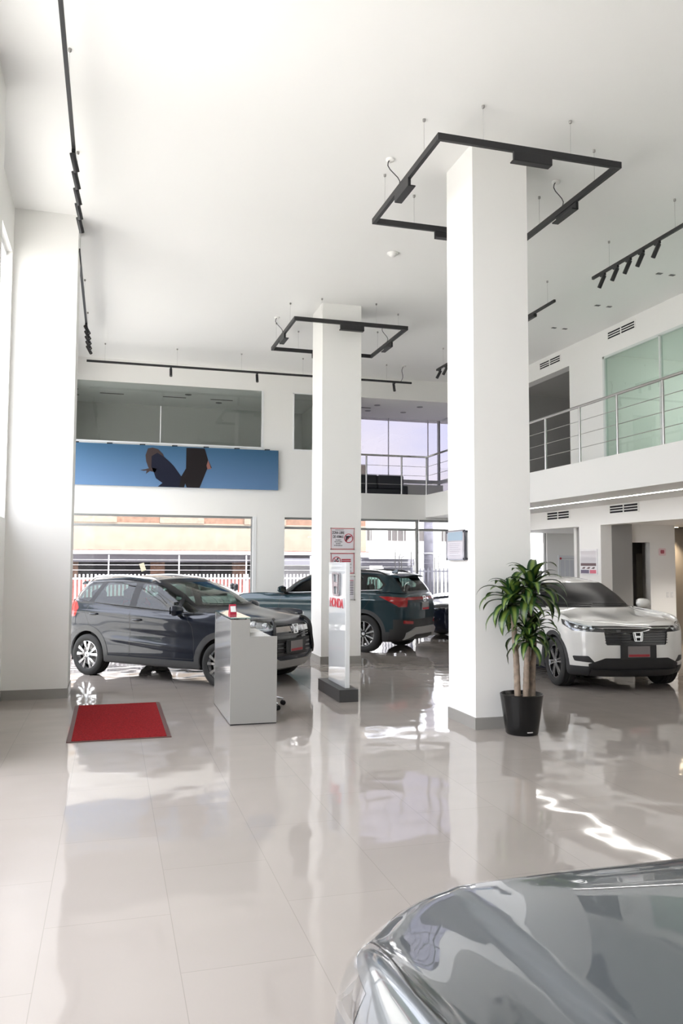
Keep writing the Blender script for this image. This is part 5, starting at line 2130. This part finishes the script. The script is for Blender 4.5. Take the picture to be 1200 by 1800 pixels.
root.rotation_euler = (0, 0, R(12))
tag(root, 'small red and white card stand on the counter ledge', 'card stand')
b = MB()
b.prism(ccw([(-.035, 0), (.035, 0), (.028, .008), (.004, .115), (-.004, .115), (-.028, .008)]), -.04, .04, lambda u, v, d: Vector((d, u, v)))
b.build('folded_card', signred, root)
b = MB()
b.add([(-.032, -.031, .03), (.032, -.031, .03), (.032, -.0125, .095), (-.032, -.0125, .095)], [(0, 1, 2, 3)])
b.build('white_panel', mat('card white', (.8, .8, .8), .5), root)

root = empty('office_chair', (1.78, 9.78, 0))
tag(root, 'office chair with chrome star base tucked behind the counter', 'chair')
chm = mat('car chrome', (.85, .86, .88), .1, 1.0)
fab = mat('black chair fabric', (.02, .02, .022), .8)
for k in range(5):
    a = 2 * PI * k / 5 + .25
    d = Vector((math.cos(a), math.sin(a), 0))
    b = MB()
    b.tube([d * .03 + Vector((0, 0, .12)), d * .18 + Vector((0, 0, .115)), d * .31 + Vector((0, 0, .075))], .018, 8, rr=[.024, .018, .013])
    b.build('base_arm', chm, root, smooth=True)
    b = MB()
    for s in (-1, 1):
        n = Vector((-d.y, d.x, 0))
        M = frame_at(d * .31 + n * s * .016 + Vector((0, 0, .031)), n)
        b.lathe([(.001, -.009), (.026, -.009), (.030, -.004), (.030, .004), (.026, .009), (.001, .009)], 16, M)
    b.build('caster', fab, root, auto=40)
b = MB()
b.lathe([(.028, .10), (.028, .28), (.016, .28), (.016, .42)], 16)
b.build('gas_lift', chm, root, auto=40)
b = MB()
b.box(-.20, .16, -.22, .22, .42, .50)
b.build('seat', fab, root, bevel=.035, seg=4)
b = MB()
b.box(-.01, .05, -.20, .20, .54, .88)
b.build('backrest', fab, root, bevel=.025, seg=4)
b = MB()
b.tube([(.0, 0, .42), (.10, 0, .44), (.09, 0, .62)], .015, 8)
b.build('back_stem', blackm, root, smooth=True)
root.rotation_euler = (0, 0, 0)

root = empty('display_totem', (2.925, 10.38, 0))
tag(root, 'tall slim white totem with chrome badge and red lettering on a dark base', 'totem')
b = MB()
b.box(-.125, .125, -.54, .54, 0, .155)
b.build('base', mat('charcoal base', (.045, .045, .045), .45), root, bevel=.003)
b = MB()
b.box(-.015, .045, -.42, .40, .155, 1.76)
pn_ = b.build('panel', mat('glossy white acrylic', (.74, .76, .78), .06, coat=1), root, bevel=.004)
MT = Matrix.Translation((-.016, -.03, 1.47)) @ Matrix(((0, 0, -1, 0), (-1, 0, 0, 0), (0, 1, 0, 0), (0, 0, 0, 1)))
h_badge(root, MT, .31, mt_=mat('sign badge steel', (.40, .41, .43), .2, .9))
text_mesh('brand_lettering', 'HONDA', .165, mat('sign bright red', (.55, .01, .03), .3), root, Matrix.Translation((-.017, .01, 1.165)) @ Matrix(((0, 0, -1, 0), (-1, 0, 0, 0), (0, 1, 0, 0), (0, 0, 0, 1))), .003, 'CENTER', 1.05)


def plant():
    root = empty('potted_dracaena', (4.125, 7.60, 0))
    tag(root, 'tall dracaena plant with three leafy heads in a glossy black pot by the pillar', 'plant')
    potm = mat('glossy black pot', (.006, .006, .006), .22, coat=.0, spec=.35)
    b = MB()
    b.lathe([(.001, .0), (.155, .0), (.165, .012), (.185, .14), (.215, .36), (.222, .405), (.212, .41), (.205, .395), (.195, .37), (.001, .365)], 48)
    b.build('pot', potm, root, auto=50)
    b = MB()
    b.lathe([(.001, .372), (.10, .376), (.197, .371)], 32)
    b.build('soil', mat('dark potting soil', (.03, .022, .017), .95, bump=(60, 1)), root)
    M_ = Matrix.Translation((.0, -.163, .03)) @ Matrix.Rotation(PI / 2 - .1, 4, 'X')
    b = MB()
    b.box(-.03, .03, -.173, -.168, .035, .045)
    b.build('pot_label', mat('pot label grey', (.5, .5, .5), .4), root)
    bark = mat('tan cane bark', (.24, .185, .14), .8, noise=(14, .35), bump=(40, .6))
    canes = [(-.055, -.02, 1.28, -.03, .03), (.075, .04, 1.40, .05, -.05), (.02, -.06, .90, .02, .0), (.115, -.02, .97, .045, .03)]
    lm = bpy.data.materials.new('variegated leaf')
    lm.use_nodes = True
    nt = lm.node_tree
    bs = nt.nodes['Principled BSDF']
    at = nt.nodes.new('ShaderNodeAttribute')
    at.attribute_name = 'across'
    ra = nt.nodes.new('ShaderNodeValToRGB')
    ra.color_ramp.elements[0].position = .25
    ra.color_ramp.elements[0].color = (.13, .19, .035, 1)
    ra.color_ramp.elements[1].position = .60
    ra.color_ramp.elements[1].color = (.012, .045, .012, 1)
    nt.links.new(at.outputs['Fac'], ra.inputs['Fac'])
    nt.links.new(ra.outputs['Color'], bs.inputs['Base Color'])
    bs.inputs['Roughness'].default_value = .32
    rnd = random.Random(11)
    for ci, (x, y, top, dx, dy) in enumerate(canes):
        pts = [Vector((x, y, .36)), Vector((x + dx * .2, y + dy * .3, .36 + (top - .36) * .4)), Vector((x + dx * .7, y + dy * .7, .36 + (top - .36) * .75)), Vector((x + dx, y + dy, top))]
        fine = cr_spline(pts, 10)
        rr_ = [.033 - .008 * k / len(fine) + (.0018 if k % 3 == 0 else 0) for k in range(len(fine))]
        b = MB()
        b.tube(fine, .03, 12, rr=rr_)
        b.build('cane', bark, root, smooth=True)
        head = fine[-1]
        big = ci < 2
        n = 34 if big else 24
        vs, fs, ac = [], [], []
        for k in range(n):
            az = k * 2.399 + rnd.uniform(-.2, .2)
            t0 = k / n
            L_ = (.44 if big else .33) * rnd.uniform(.8, 1.12)
            el = R(78 - 95 * t0 + rnd.uniform(-8, 8))
            wmax = (.052 if big else .042) * rnd.uniform(.85, 1.1)
            o_ = head + Vector((0, 0, .02 + .10 * (1 - t0)))
            d = Vector((math.cos(az), math.sin(az), 0))
            sd = Vector((-math.sin(az), math.cos(az), 0))
            p = o_.copy()
            ns = 11
            ang = el
            droop = rnd.uniform(1.5, 2.3) * (1 if big else 1.1)
            base_i = len(vs)
            for j in range(ns + 1):
                t = j / ns
                wd = wmax * (math.sin(PI * min(1, (t * .94 + .06)) ** .75) ** .8) if t < 1 else .001
                tang = d * math.cos(ang) + Vector((0, 0, math.sin(ang)))
                nrm = tang.cross(sd)
                if nrm.z < 0: nrm = -nrm
                for q, of in ((-1, .22), (-.5, .06), (0, 0), (.5, .06), (1, .22)):
                    vs.append(p + sd * wd * q + nrm * wd * of)
                    ac.append(abs(q))
                p = p + tang * (L_ / ns)
                ang -= droop * (1.0 / ns) * (.35 + 1.3 * t) * 1.15
            for j in range(ns):
                for q in range(4):
                    a = base_i + j * 5 + q
                    fs.append((a, a + 1, a + 6, a + 5))
        vs = [Vector((v.x, v.y if v.y < .20 else .20 + (v.y - .20) * .18, v.z)) for v in vs]
        me = bpy.data.meshes.new('foliage')
        me.from_pydata([tuple(v) for v in vs], [], fs)
        at_ = me.attributes.new('across', 'FLOAT', 'POINT')
        at_.data.foreach_set('value', ac)
        me.polygons.foreach_set('use_smooth', [True] * len(fs))
        me.materials.append(lm)
        o = bpy.data.objects.new('foliage', me)
        COL.objects.link(o)
        o.parent = root


plant()

root = empty('sofa', (6.72, 20.4, ZF))
tag(root, 'black two-seat sofa on the rear balcony behind the railing', 'sofa')
sf = mat('black sofa leather', (.018, .020, .028), .45)
for nm, bx in (('seat_base', (-.72, .72, -.38, .40, .08, .26)), ('armrest', (-.86, -.72, -.38, .40, .08, .40)), ('armrest', (.72, .86, -.38, .40, .08, .34)), ('backrest', (-.72, -.01, -.42, -.24, .24, .60)), ('backrest', (.01, .72, -.42, -.24, .24, .60)), ('seat_cushion', (-.71, -.01, -.26, .40, .26, .40)), ('seat_cushion', (.01, .71, -.26, .40, .26, .40))):
    b = MB()
    b.box(*bx)
    b.build(nm, sf, root, bevel=.035, seg=3)
for x in (-.78, .78):
    for y in (-.32, .32):
        b = MB()
        b.box(x - .02, x + .02, y - .02, y + .02, 0, .08)
        b.build('leg', blackm, root)
# low ledge behind it
struct('trim_3', [(5.1, 9.0, 21.0, 21.4, ZF, 3.95)], mat('pale ledge', (.55, .55, .55), .5))

# ------------------------------------------------------------------ outside
grd = mat('pale concrete paving', (.64, .62, .59), .8, noise=(.8, .15))
b = MB()
b.box(-60, 80, -60, 90, -.25, -.13)
tag(b.build('ground', grd), kind='structure')
b = MB()
b.box(-60, 80, 19.05, 21.8, -.13, -.05)
tag(b.build('pavement', mat('grey pavement', (.36, .35, .34), .8, noise=(1.2, .1))), kind='structure')  # plain grey base colour with slight mottling

# tan building across the street on the left
root = empty('street_building', (2.0, 30.0, -.13))
tag(root, 'long tan rendered building with brick edging across the street on the left', 'building')


def part(nm, mt_, root, *bxs, bevel=0):
    b = MB()
    o0 = root.location
    for bx in bxs:
        b.box(bx[0] - o0.x, bx[1] - o0.x, bx[2] - o0.y, bx[3] - o0.y, bx[4] - o0.z, bx[5] - o0.z)
    return b.build(nm, mt_, root, bevel=bevel)


tan = mat('tan render', (.185, .155, .125), .85, noise=(3, .1))
brick = mat('orange brick', (.15, .085, .06), .85, noise=(9, .3))
part('upper_wall', tan, root, (-22, 9.6, 30, 36, 2.15, 3.18))
part('brick_storey', brick, root, (-22, 9.6, 30.05, 36, 3.18, 3.9))
for k in range(9):
    part('brick_pier', mat('pale brick', (.19, .145, .115), .85, noise=(9, .2)), root, (-20 + 3.1 * k, -18.4 + 3.1 * k, 29.98, 30.1, 3.18, 3.9))
part('parapet', tan, root, (-22, 9.6, 30, 36, 3.9, 5.6))
part('ledge', mat('white ledge', (.72, .71, .72), .7), root, (-22, 9.6, 29.2, 30.3, 2.04, 2.15))
part('brick_edging', mat('red brick edging', (.20, .08, .07), .9, noise=(14, .4)), root, (-22, 9.6, 29.6, 29.9, 2.15, 2.20))
part('fascia', mat('lilac grey fascia', (.15, .147, .175), .7), root, (-22, 9.6, 29.6, 30.2, 1.76, 2.04))
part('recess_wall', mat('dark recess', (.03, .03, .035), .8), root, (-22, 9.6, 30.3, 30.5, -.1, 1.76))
for k in range(10):
    part('brick_column', brick, root, (-19.6 + 3.0 * k, -19.1 + 3.0 * k, 29.9, 30.3, -.1, 1.76))
part('low_brick_wall', mat('red brick wall', (.13, .038, .034), .9, noise=(10, .3)), root, (-22, 9.6, 28.6, 28.75, -.1, 1.15))

# white picket fence on the left, galvanised fence on the right
def fence(x0, x1, y, z0, z1, dx, wd, mt_, label, pointed=False, posts=2.6, ph=.6):
    root = empty('picket_fence', ((x0 + x1) / 2, y, -.13))
    tag(root, label, 'fence')
    o0 = root.location
    part('bottom_rail', mt_, root, (x0, x1, y, y + .03, z0 + .15, z0 + .20))
    part('top_rail', mt_, root, (x0, x1, y, y + .03, z1 - .16, z1 - .11))
    b = MB()
    h = z1 - z0
    if pointed:
        b.prism([(-wd / 2, 0), (wd / 2, 0), (wd / 2, h - .08), (0, h), (-wd / 2, h - .08)], -.02, 0, lambda u, v, d: Vector((u, d, v)))
    else:
        b.box(-wd / 2, wd / 2, -.02, 0, 0, h)
    n = int((x1 - x0) / dx)
    first = b.build('picket', mt_, root)
    first.location = (x0 - o0.x, 0, z0 - o0.z)
    for k in range(1, n + 1):
        c = first.copy()
        COL.objects.link(c)
        c.location = (x0 - o0.x + dx * k, 0, z0 - o0.z)
    m_ = int((x1 - x0) / posts)
    for k in range(m_ + 1):
        xx = x0 + posts * k
        part('post', mt_, root, (xx - .02, xx + .02, y + .03, y + .08, -.1, z1 + ph))
    for zz in (.12, .28, .44):
        part('wire', mt_, root, (x0, x1, y + .05, y + .056, z1 + zz, z1 + zz + .012))


wf = mat('white fence paint', (.42, .41, .44), .5)
gf = mat('lilac grey steel', (.09, .09, .115), .5)
fence(-2.2, 7.2, 26.0, .10, 1.38, .118, .055, wf, 'white picket fence with wires above it, seen over the dark hatchback', posts=2.15)
fence(7.5, 9.9, 25.6, .10, 1.50, .11, .05, wf, 'white picket fence seen above the teal car roof', posts=1.3, ph=.1)
fence(9.6, 14.6, 25.0, .10, 1.62, .14, .05, gf, 'pointed grey steel fence around the street lamp pole', pointed=True, posts=2.4, ph=.0)

root = empty('street_shed', (8.6, 27.0, -.13))
tag(root, 'low pale shed with lilac roof edge behind the fences', 'shed')
part('roof_slab', mat('lilac grey fascia', (.15, .147, .175), .7), root, (5.5, 10.2, 26.4, 28.5, 1.66, 1.90))
part('shutter', mat('corrugated grey shutter', (.14, .14, .165), .6), root, (9.1, 10.2, 26.5, 26.6, 0, 1.66), (9.1, 10.2, 26.46, 26.5, .3, .34), (9.1, 10.2, 26.46, 26.5, .7, .74), (9.1, 10.2, 26.46, 26.5, 1.1, 1.14), (9.1, 10.2, 26.46, 26.5, 1.4, 1.44))
part('rear_wall', mat('shed pale wall', (.32, .32, .34), .8), root, (5.5, 9.1, 28.0, 28.2, 0, 1.66))
b = MB()
rows = []
for k in range(25):
    x = 8.3 + 1.7 * k / 24
    z = 1.935 + .02 * math.sin(k * 1.6)
    rows.append([Vector((x, 26.2, z)), Vector((x, 27.2, z + .07)), Vector((x, 27.2, z + .075)), Vector((x, 26.2, z + .006))])
b.strip(rows)
o = b.build('corrugated_sheet', mat('corrugated zinc', (.12, .12, .15), .5), None)
tag(o, 'wavy corrugated zinc sheet lying on the shed roof', 'roof sheet')
for k, (x, h) in enumerate(((9.12, 2.30), (9.26, 2.16), (9.34, 2.06), (9.68, 2.30), (9.78, 2.0), (9.90, 2.22), (10.52, 2.12), (10.66, 2.14))):
    b = MB()
    s = 1 if k % 2 else -1
    b.tube([(0, 0, 0), (0, 0, h - .05), (.02 * s, 0, h), (.10, 0, h + .06)], .014, 6)
    for q in range(3):
        b.tube([(0, 0, h - .12 - .14 * q), (-.05, 0, h - .10 - .14 * q)], .006, 5)
    tag(b.build('barbed_wire_post', mat('rusty grey steel', (.04, .037, .04), .6), loc=(x, 25.3, -.13)), 'thin bent-topped barbed wire post on the street side, ' + ('leftmost of eight', 'second of eight from the left', 'third of eight from the left', 'fourth of eight from the left', 'fifth of eight from the left', 'third of eight from the right', 'second of eight from the right', 'rightmost of eight')[k], 'post', 'barbed wire posts along the far fence')

root = empty('utility_pole', (11.0, 27.0, -.13))
tag(root, 'thick grey concrete utility pole across the street', 'pole')
b = MB()
b.tube([(0, 0, 0), (0, 0, 4.3)], .18, 16, rr=[.19, .16])
b.build('shaft', mat('weathered concrete pole', (.075, .073, .095), .85, noise=(5, .3)), root, smooth=True)
for z in (2.2, 3.6):
    b = MB()
    b.lathe([(.185, 0), (.195, .01), (.195, .05), (.185, .06)], 16, Matrix.Translation((0, 0, z)))
    b.build('band', mat('pole band', (.2, .2, .22), .5), root)

root = empty('street_building', (24.0, 46.0, -.13))
tag(root, 'large white building with a row of dark windows across the street', 'building')
part('wall', mat('bright white render', (.55, .55, .55), .8), root, (9.8, 44, 46, 56, -.1, 6.8))
part('string_course', mat('pale stone', (.36, .36, .36), .8), root, (9.8, 44, 45.9, 46, 4.35, 4.5))
part('base_course', mat('pale stone', (.36, .36, .36), .8), root, (9.8, 44, 45.9, 46, -.1, .6))
for k in range(14):
    x = 12.6 + 1.75 * k
    w0 = (1.15, .7)[k % 3 == 1]
    for (za, zb_) in ((3.1, 3.72), (5.0, 5.7)):
        w_ = part('window', mat('grey shutter', (.035, .03, .032), .6), root, (x, x + w0, 45.93, 46.0, za, zb_))
        for q in range(3):
            xx = x + w0 * (q + .5) / 3 - root.location.x
            b = MB()
            b.box(xx - .02, xx + .02, 45.88 - root.location.y, 45.93 - root.location.y, za - root.location.z, zb_ - root.location.z)
            b.build('window_bar', mat('pale bar', (.25, .25, .25), .6), w_)

# trees and a house beyond the left facade (seen in the paintwork)
def tree(x, y, h, r, seed, label):
    rnd = random.Random(seed)
    root = empty('street_tree', (x, y, -.13))
    tag(root, label, 'tree')
    b = MB()
    b.tube([(0, 0, 0), (.05, .05, h * .3), (.0, .1, h * .6)], .12, 10, rr=[.16, .12, .07])
    for k in range(5):
        a = k * 1.3
        b.tube([(0.03, .05, h * .35), (math.cos(a) * r * .4, math.sin(a) * r * .4, h * .65)], .05, 6, rr=[.07, .02])
    b.build('trunk', mat('tree bark', (.12, .09, .06), .9), root, smooth=True)
    vs, fs = [], []
    for k in range(3600):
        u, v = rnd.uniform(-1, 1), rnd.uniform(0, 2 * PI)
        q = rnd.uniform(.55, 1) ** .5
        s_ = math.sqrt(1 - u * u)
        c = Vector((s_ * math.cos(v) * r * q, s_ * math.sin(v) * r * q, h * .56 + u * h * .44 * q))
        c += Vector((rnd.gauss(0, .12), rnd.gauss(0, .12), rnd.gauss(0, .12)))
        a = Vector((rnd.gauss(0, 1), rnd.gauss(0, 1), rnd.gauss(0, .6))).normalized()
        b_ = a.cross(Vector((rnd.gauss(0, 1), rnd.gauss(0, 1), 1))).normalized()
        i = len(vs)
        vs += [c - a * .11, c + b_ * .055, c + a * .11, c - b_ * .055]
        fs.append((i, i + 1, i + 2, i + 3))
    b = MB()
    b.add(vs, fs)
    b.build('crown', mat('tree foliage', (.07, .13, .02), .6), root)


tree(-8.6, 10.6, 4.6, 1.7, 4, 'leafy green street tree outside the left windows, level with the left pillar')
tree(-8.6, 19.6, 4.8, 1.8, 5, 'leafy green street tree outside the left windows, furthest back')
tree(-8.8, 15.2, 5.0, 1.8, 2, 'leafy green street tree outside the left windows, the middle one')

# ------------------------------------------------------------------ the cars
def heading(dx, dy):
    return math.atan2(dy, dx)


navy = mat('dark navy metallic', (.006, .009, .018), .3, .15, coat=.65, coat_rough=.02, spec=.2)
teal = mat('dark teal metallic', (.008, .028, .038), .3, .3, coat=.8, coat_rough=.02, spec=.2)
wht = mat('pearl white paint', (.74, .735, .71), .28, coat=1, coat_rough=.02)
slate = mat('slate grey metallic', (.10, .118, .136), .34, .4, coat=1, coat_rough=.015)
blu = mat('deep blue metallic', (.006, .010, .030), .3, .3, coat=.8, coat_rough=.02, spec=.2)
owht = mat('street white paint', (.55, .55, .56), .3, coat=1)


def guard(root, sh):
    for s in (1, -1):
        pts = []
        for (y, z) in ((.36, .93), (.43, .915), (.47, .86), (.485, .78), (.49, .68), (.52, .60), (.57, .50), (.60, .42)):
            p = sh.front(y * s, z, .022)
            if p is not None: pts.append(p)
        b = MB()
        b.tube(cr_spline(pts, 4), .025, 8, flat=.8)
        b.build('grille_guard', mat('black trim plastic', (.018, .018, .019), .45), root, smooth=True)


root = empty('hatchback_car', (1.18, 12.92, 0), heading(.713, -.701))
tag(root, 'dark navy hatchback with silver roof rails and alloy wheels, behind the counter', 'car')
S = spec_wrv(navy)
S['clad_mat'] = mat('mid grey cladding', (.045, .046, .048), .45, bump=(180, .1))
S['extra'] = [guard]
S['nv'] = 8


def wrv_flanks(p):
    if p.z < .36 or p.z > 1.0 or p.x > 1.75 or p.x < -1.95 or abs(p.y) < .6:
        return p
    d = p.z - (.955 - .055 * p.x - .02)
    f = min(1, (1.75 - p.x) / .5) * min(1, (p.x + 1.95) / .3)
    dy = .013 * max(0, 1 - abs(d) / .045) * f
    if -1.0 < p.x < 1.0:
        g_ = min(1, (1 - abs(p.x)) / .35)
        d2 = p.z - (.545 - .06 * p.x)
        dy += g_ * (.014 * max(0, 1 - abs(d2) / .05) - .014 * math.exp(-((p.z - .68 + .05 * p.x) / .07) ** 2))
    return Vector((p.x, p.y + (dy if p.y > 0 else -dy), p.z))


S['deform'] = wrv_flanks
build_car(root, S)
root = empty('suv_car', (4.51, 16.78, 0), heading(-.695, .719))
tag(root, 'dark teal sport utility car seen from behind, beyond the middle pillar', 'car')
S = spec_crv(teal)
S['nv'] = 7


def crv_flanks(p):
    if p.z < .5 or p.z > 1.08 or p.x > 2.0 or p.x < -2.3 or abs(p.y) < .7:
        return p
    d = p.z - (1.0 - .012 * p.x)
    f = min(1, (2.0 - p.x) / .5) * min(1, (p.x + 2.3) / .3)
    dy = (.012 * max(0, 1 - abs(d) / .045) - .008 * math.exp(-((p.z - .78) / .09) ** 2)) * f
    return Vector((p.x, p.y + (dy if p.y > 0 else -dy), p.z))


S['deform'] = crv_flanks
build_car(root, S)
root = empty('suv_car', (7.26, 11.64, 0), R(-98))
tag(root, 'white compact sport utility car facing the camera behind the plant', 'car')
build_car(root, spec_hrv(wht))
root = empty('suv_car', (1.31, -.32, 0), R(90))
tag(root, 'slate grey car whose bonnet fills the bottom right corner', 'car')
S = spec_crv(slate)
S['hood_bulge'] = .0
S['nu'] = 16
S['nv'] = 6
S['mirror'] = (.52, 1.17)
S['hood'] = [(.80, -.80), (1.50, -.855), (1.95, -.80), (2.12, -.62), (2.175, -.34), (2.185, 0), (2.175, .34), (2.12, .62), (1.95, .80), (1.50, .855), (.80, .80)]


def dome(p):
    if p.z < .9 or p.x < .7 or p.x > 2.2:
        return p
    a = abs(p.y)
    y0 = .52 + .08 * (2.2 - p.x)
    k = min(1, max(0, (p.x - .75) / .2)) * min(1, max(0, (2.16 - p.x) / .35))
    t = min(1, max(0, (y0 + .022 - a) / .022))
    q = min(1, max(0, (a - .66 - .05 * (2.2 - p.x)) / .035))
    return Vector((p.x, p.y, p.z + k * (.017 * t * t * (3 - 2 * t) - .004 * max(0, 1 - abs(a - y0 - .085) / .08))))


S['deform'] = dome
build_car(root, S)
root = empty('sedan_car', (9.25, 17.84, 0), R(180))
tag(root, 'deep blue car partly hidden between the teal car and the front pillar', 'car')
build_car(root, spec_sedan(blu))
root = empty('sedan_car', (1.72, 22.6, -.13), R(180))
tag(root, 'white car parked outside, showing just above the dark hatchback windscreen', 'car')
build_car(root, spec_sedan(owht))
root = empty('sedan_car', (11.7, 23.4, -.13), R(180))
tag(root, 'white car parked outside behind the teal car, near the utility pole', 'car')
build_car(root, spec_sedan(owht))
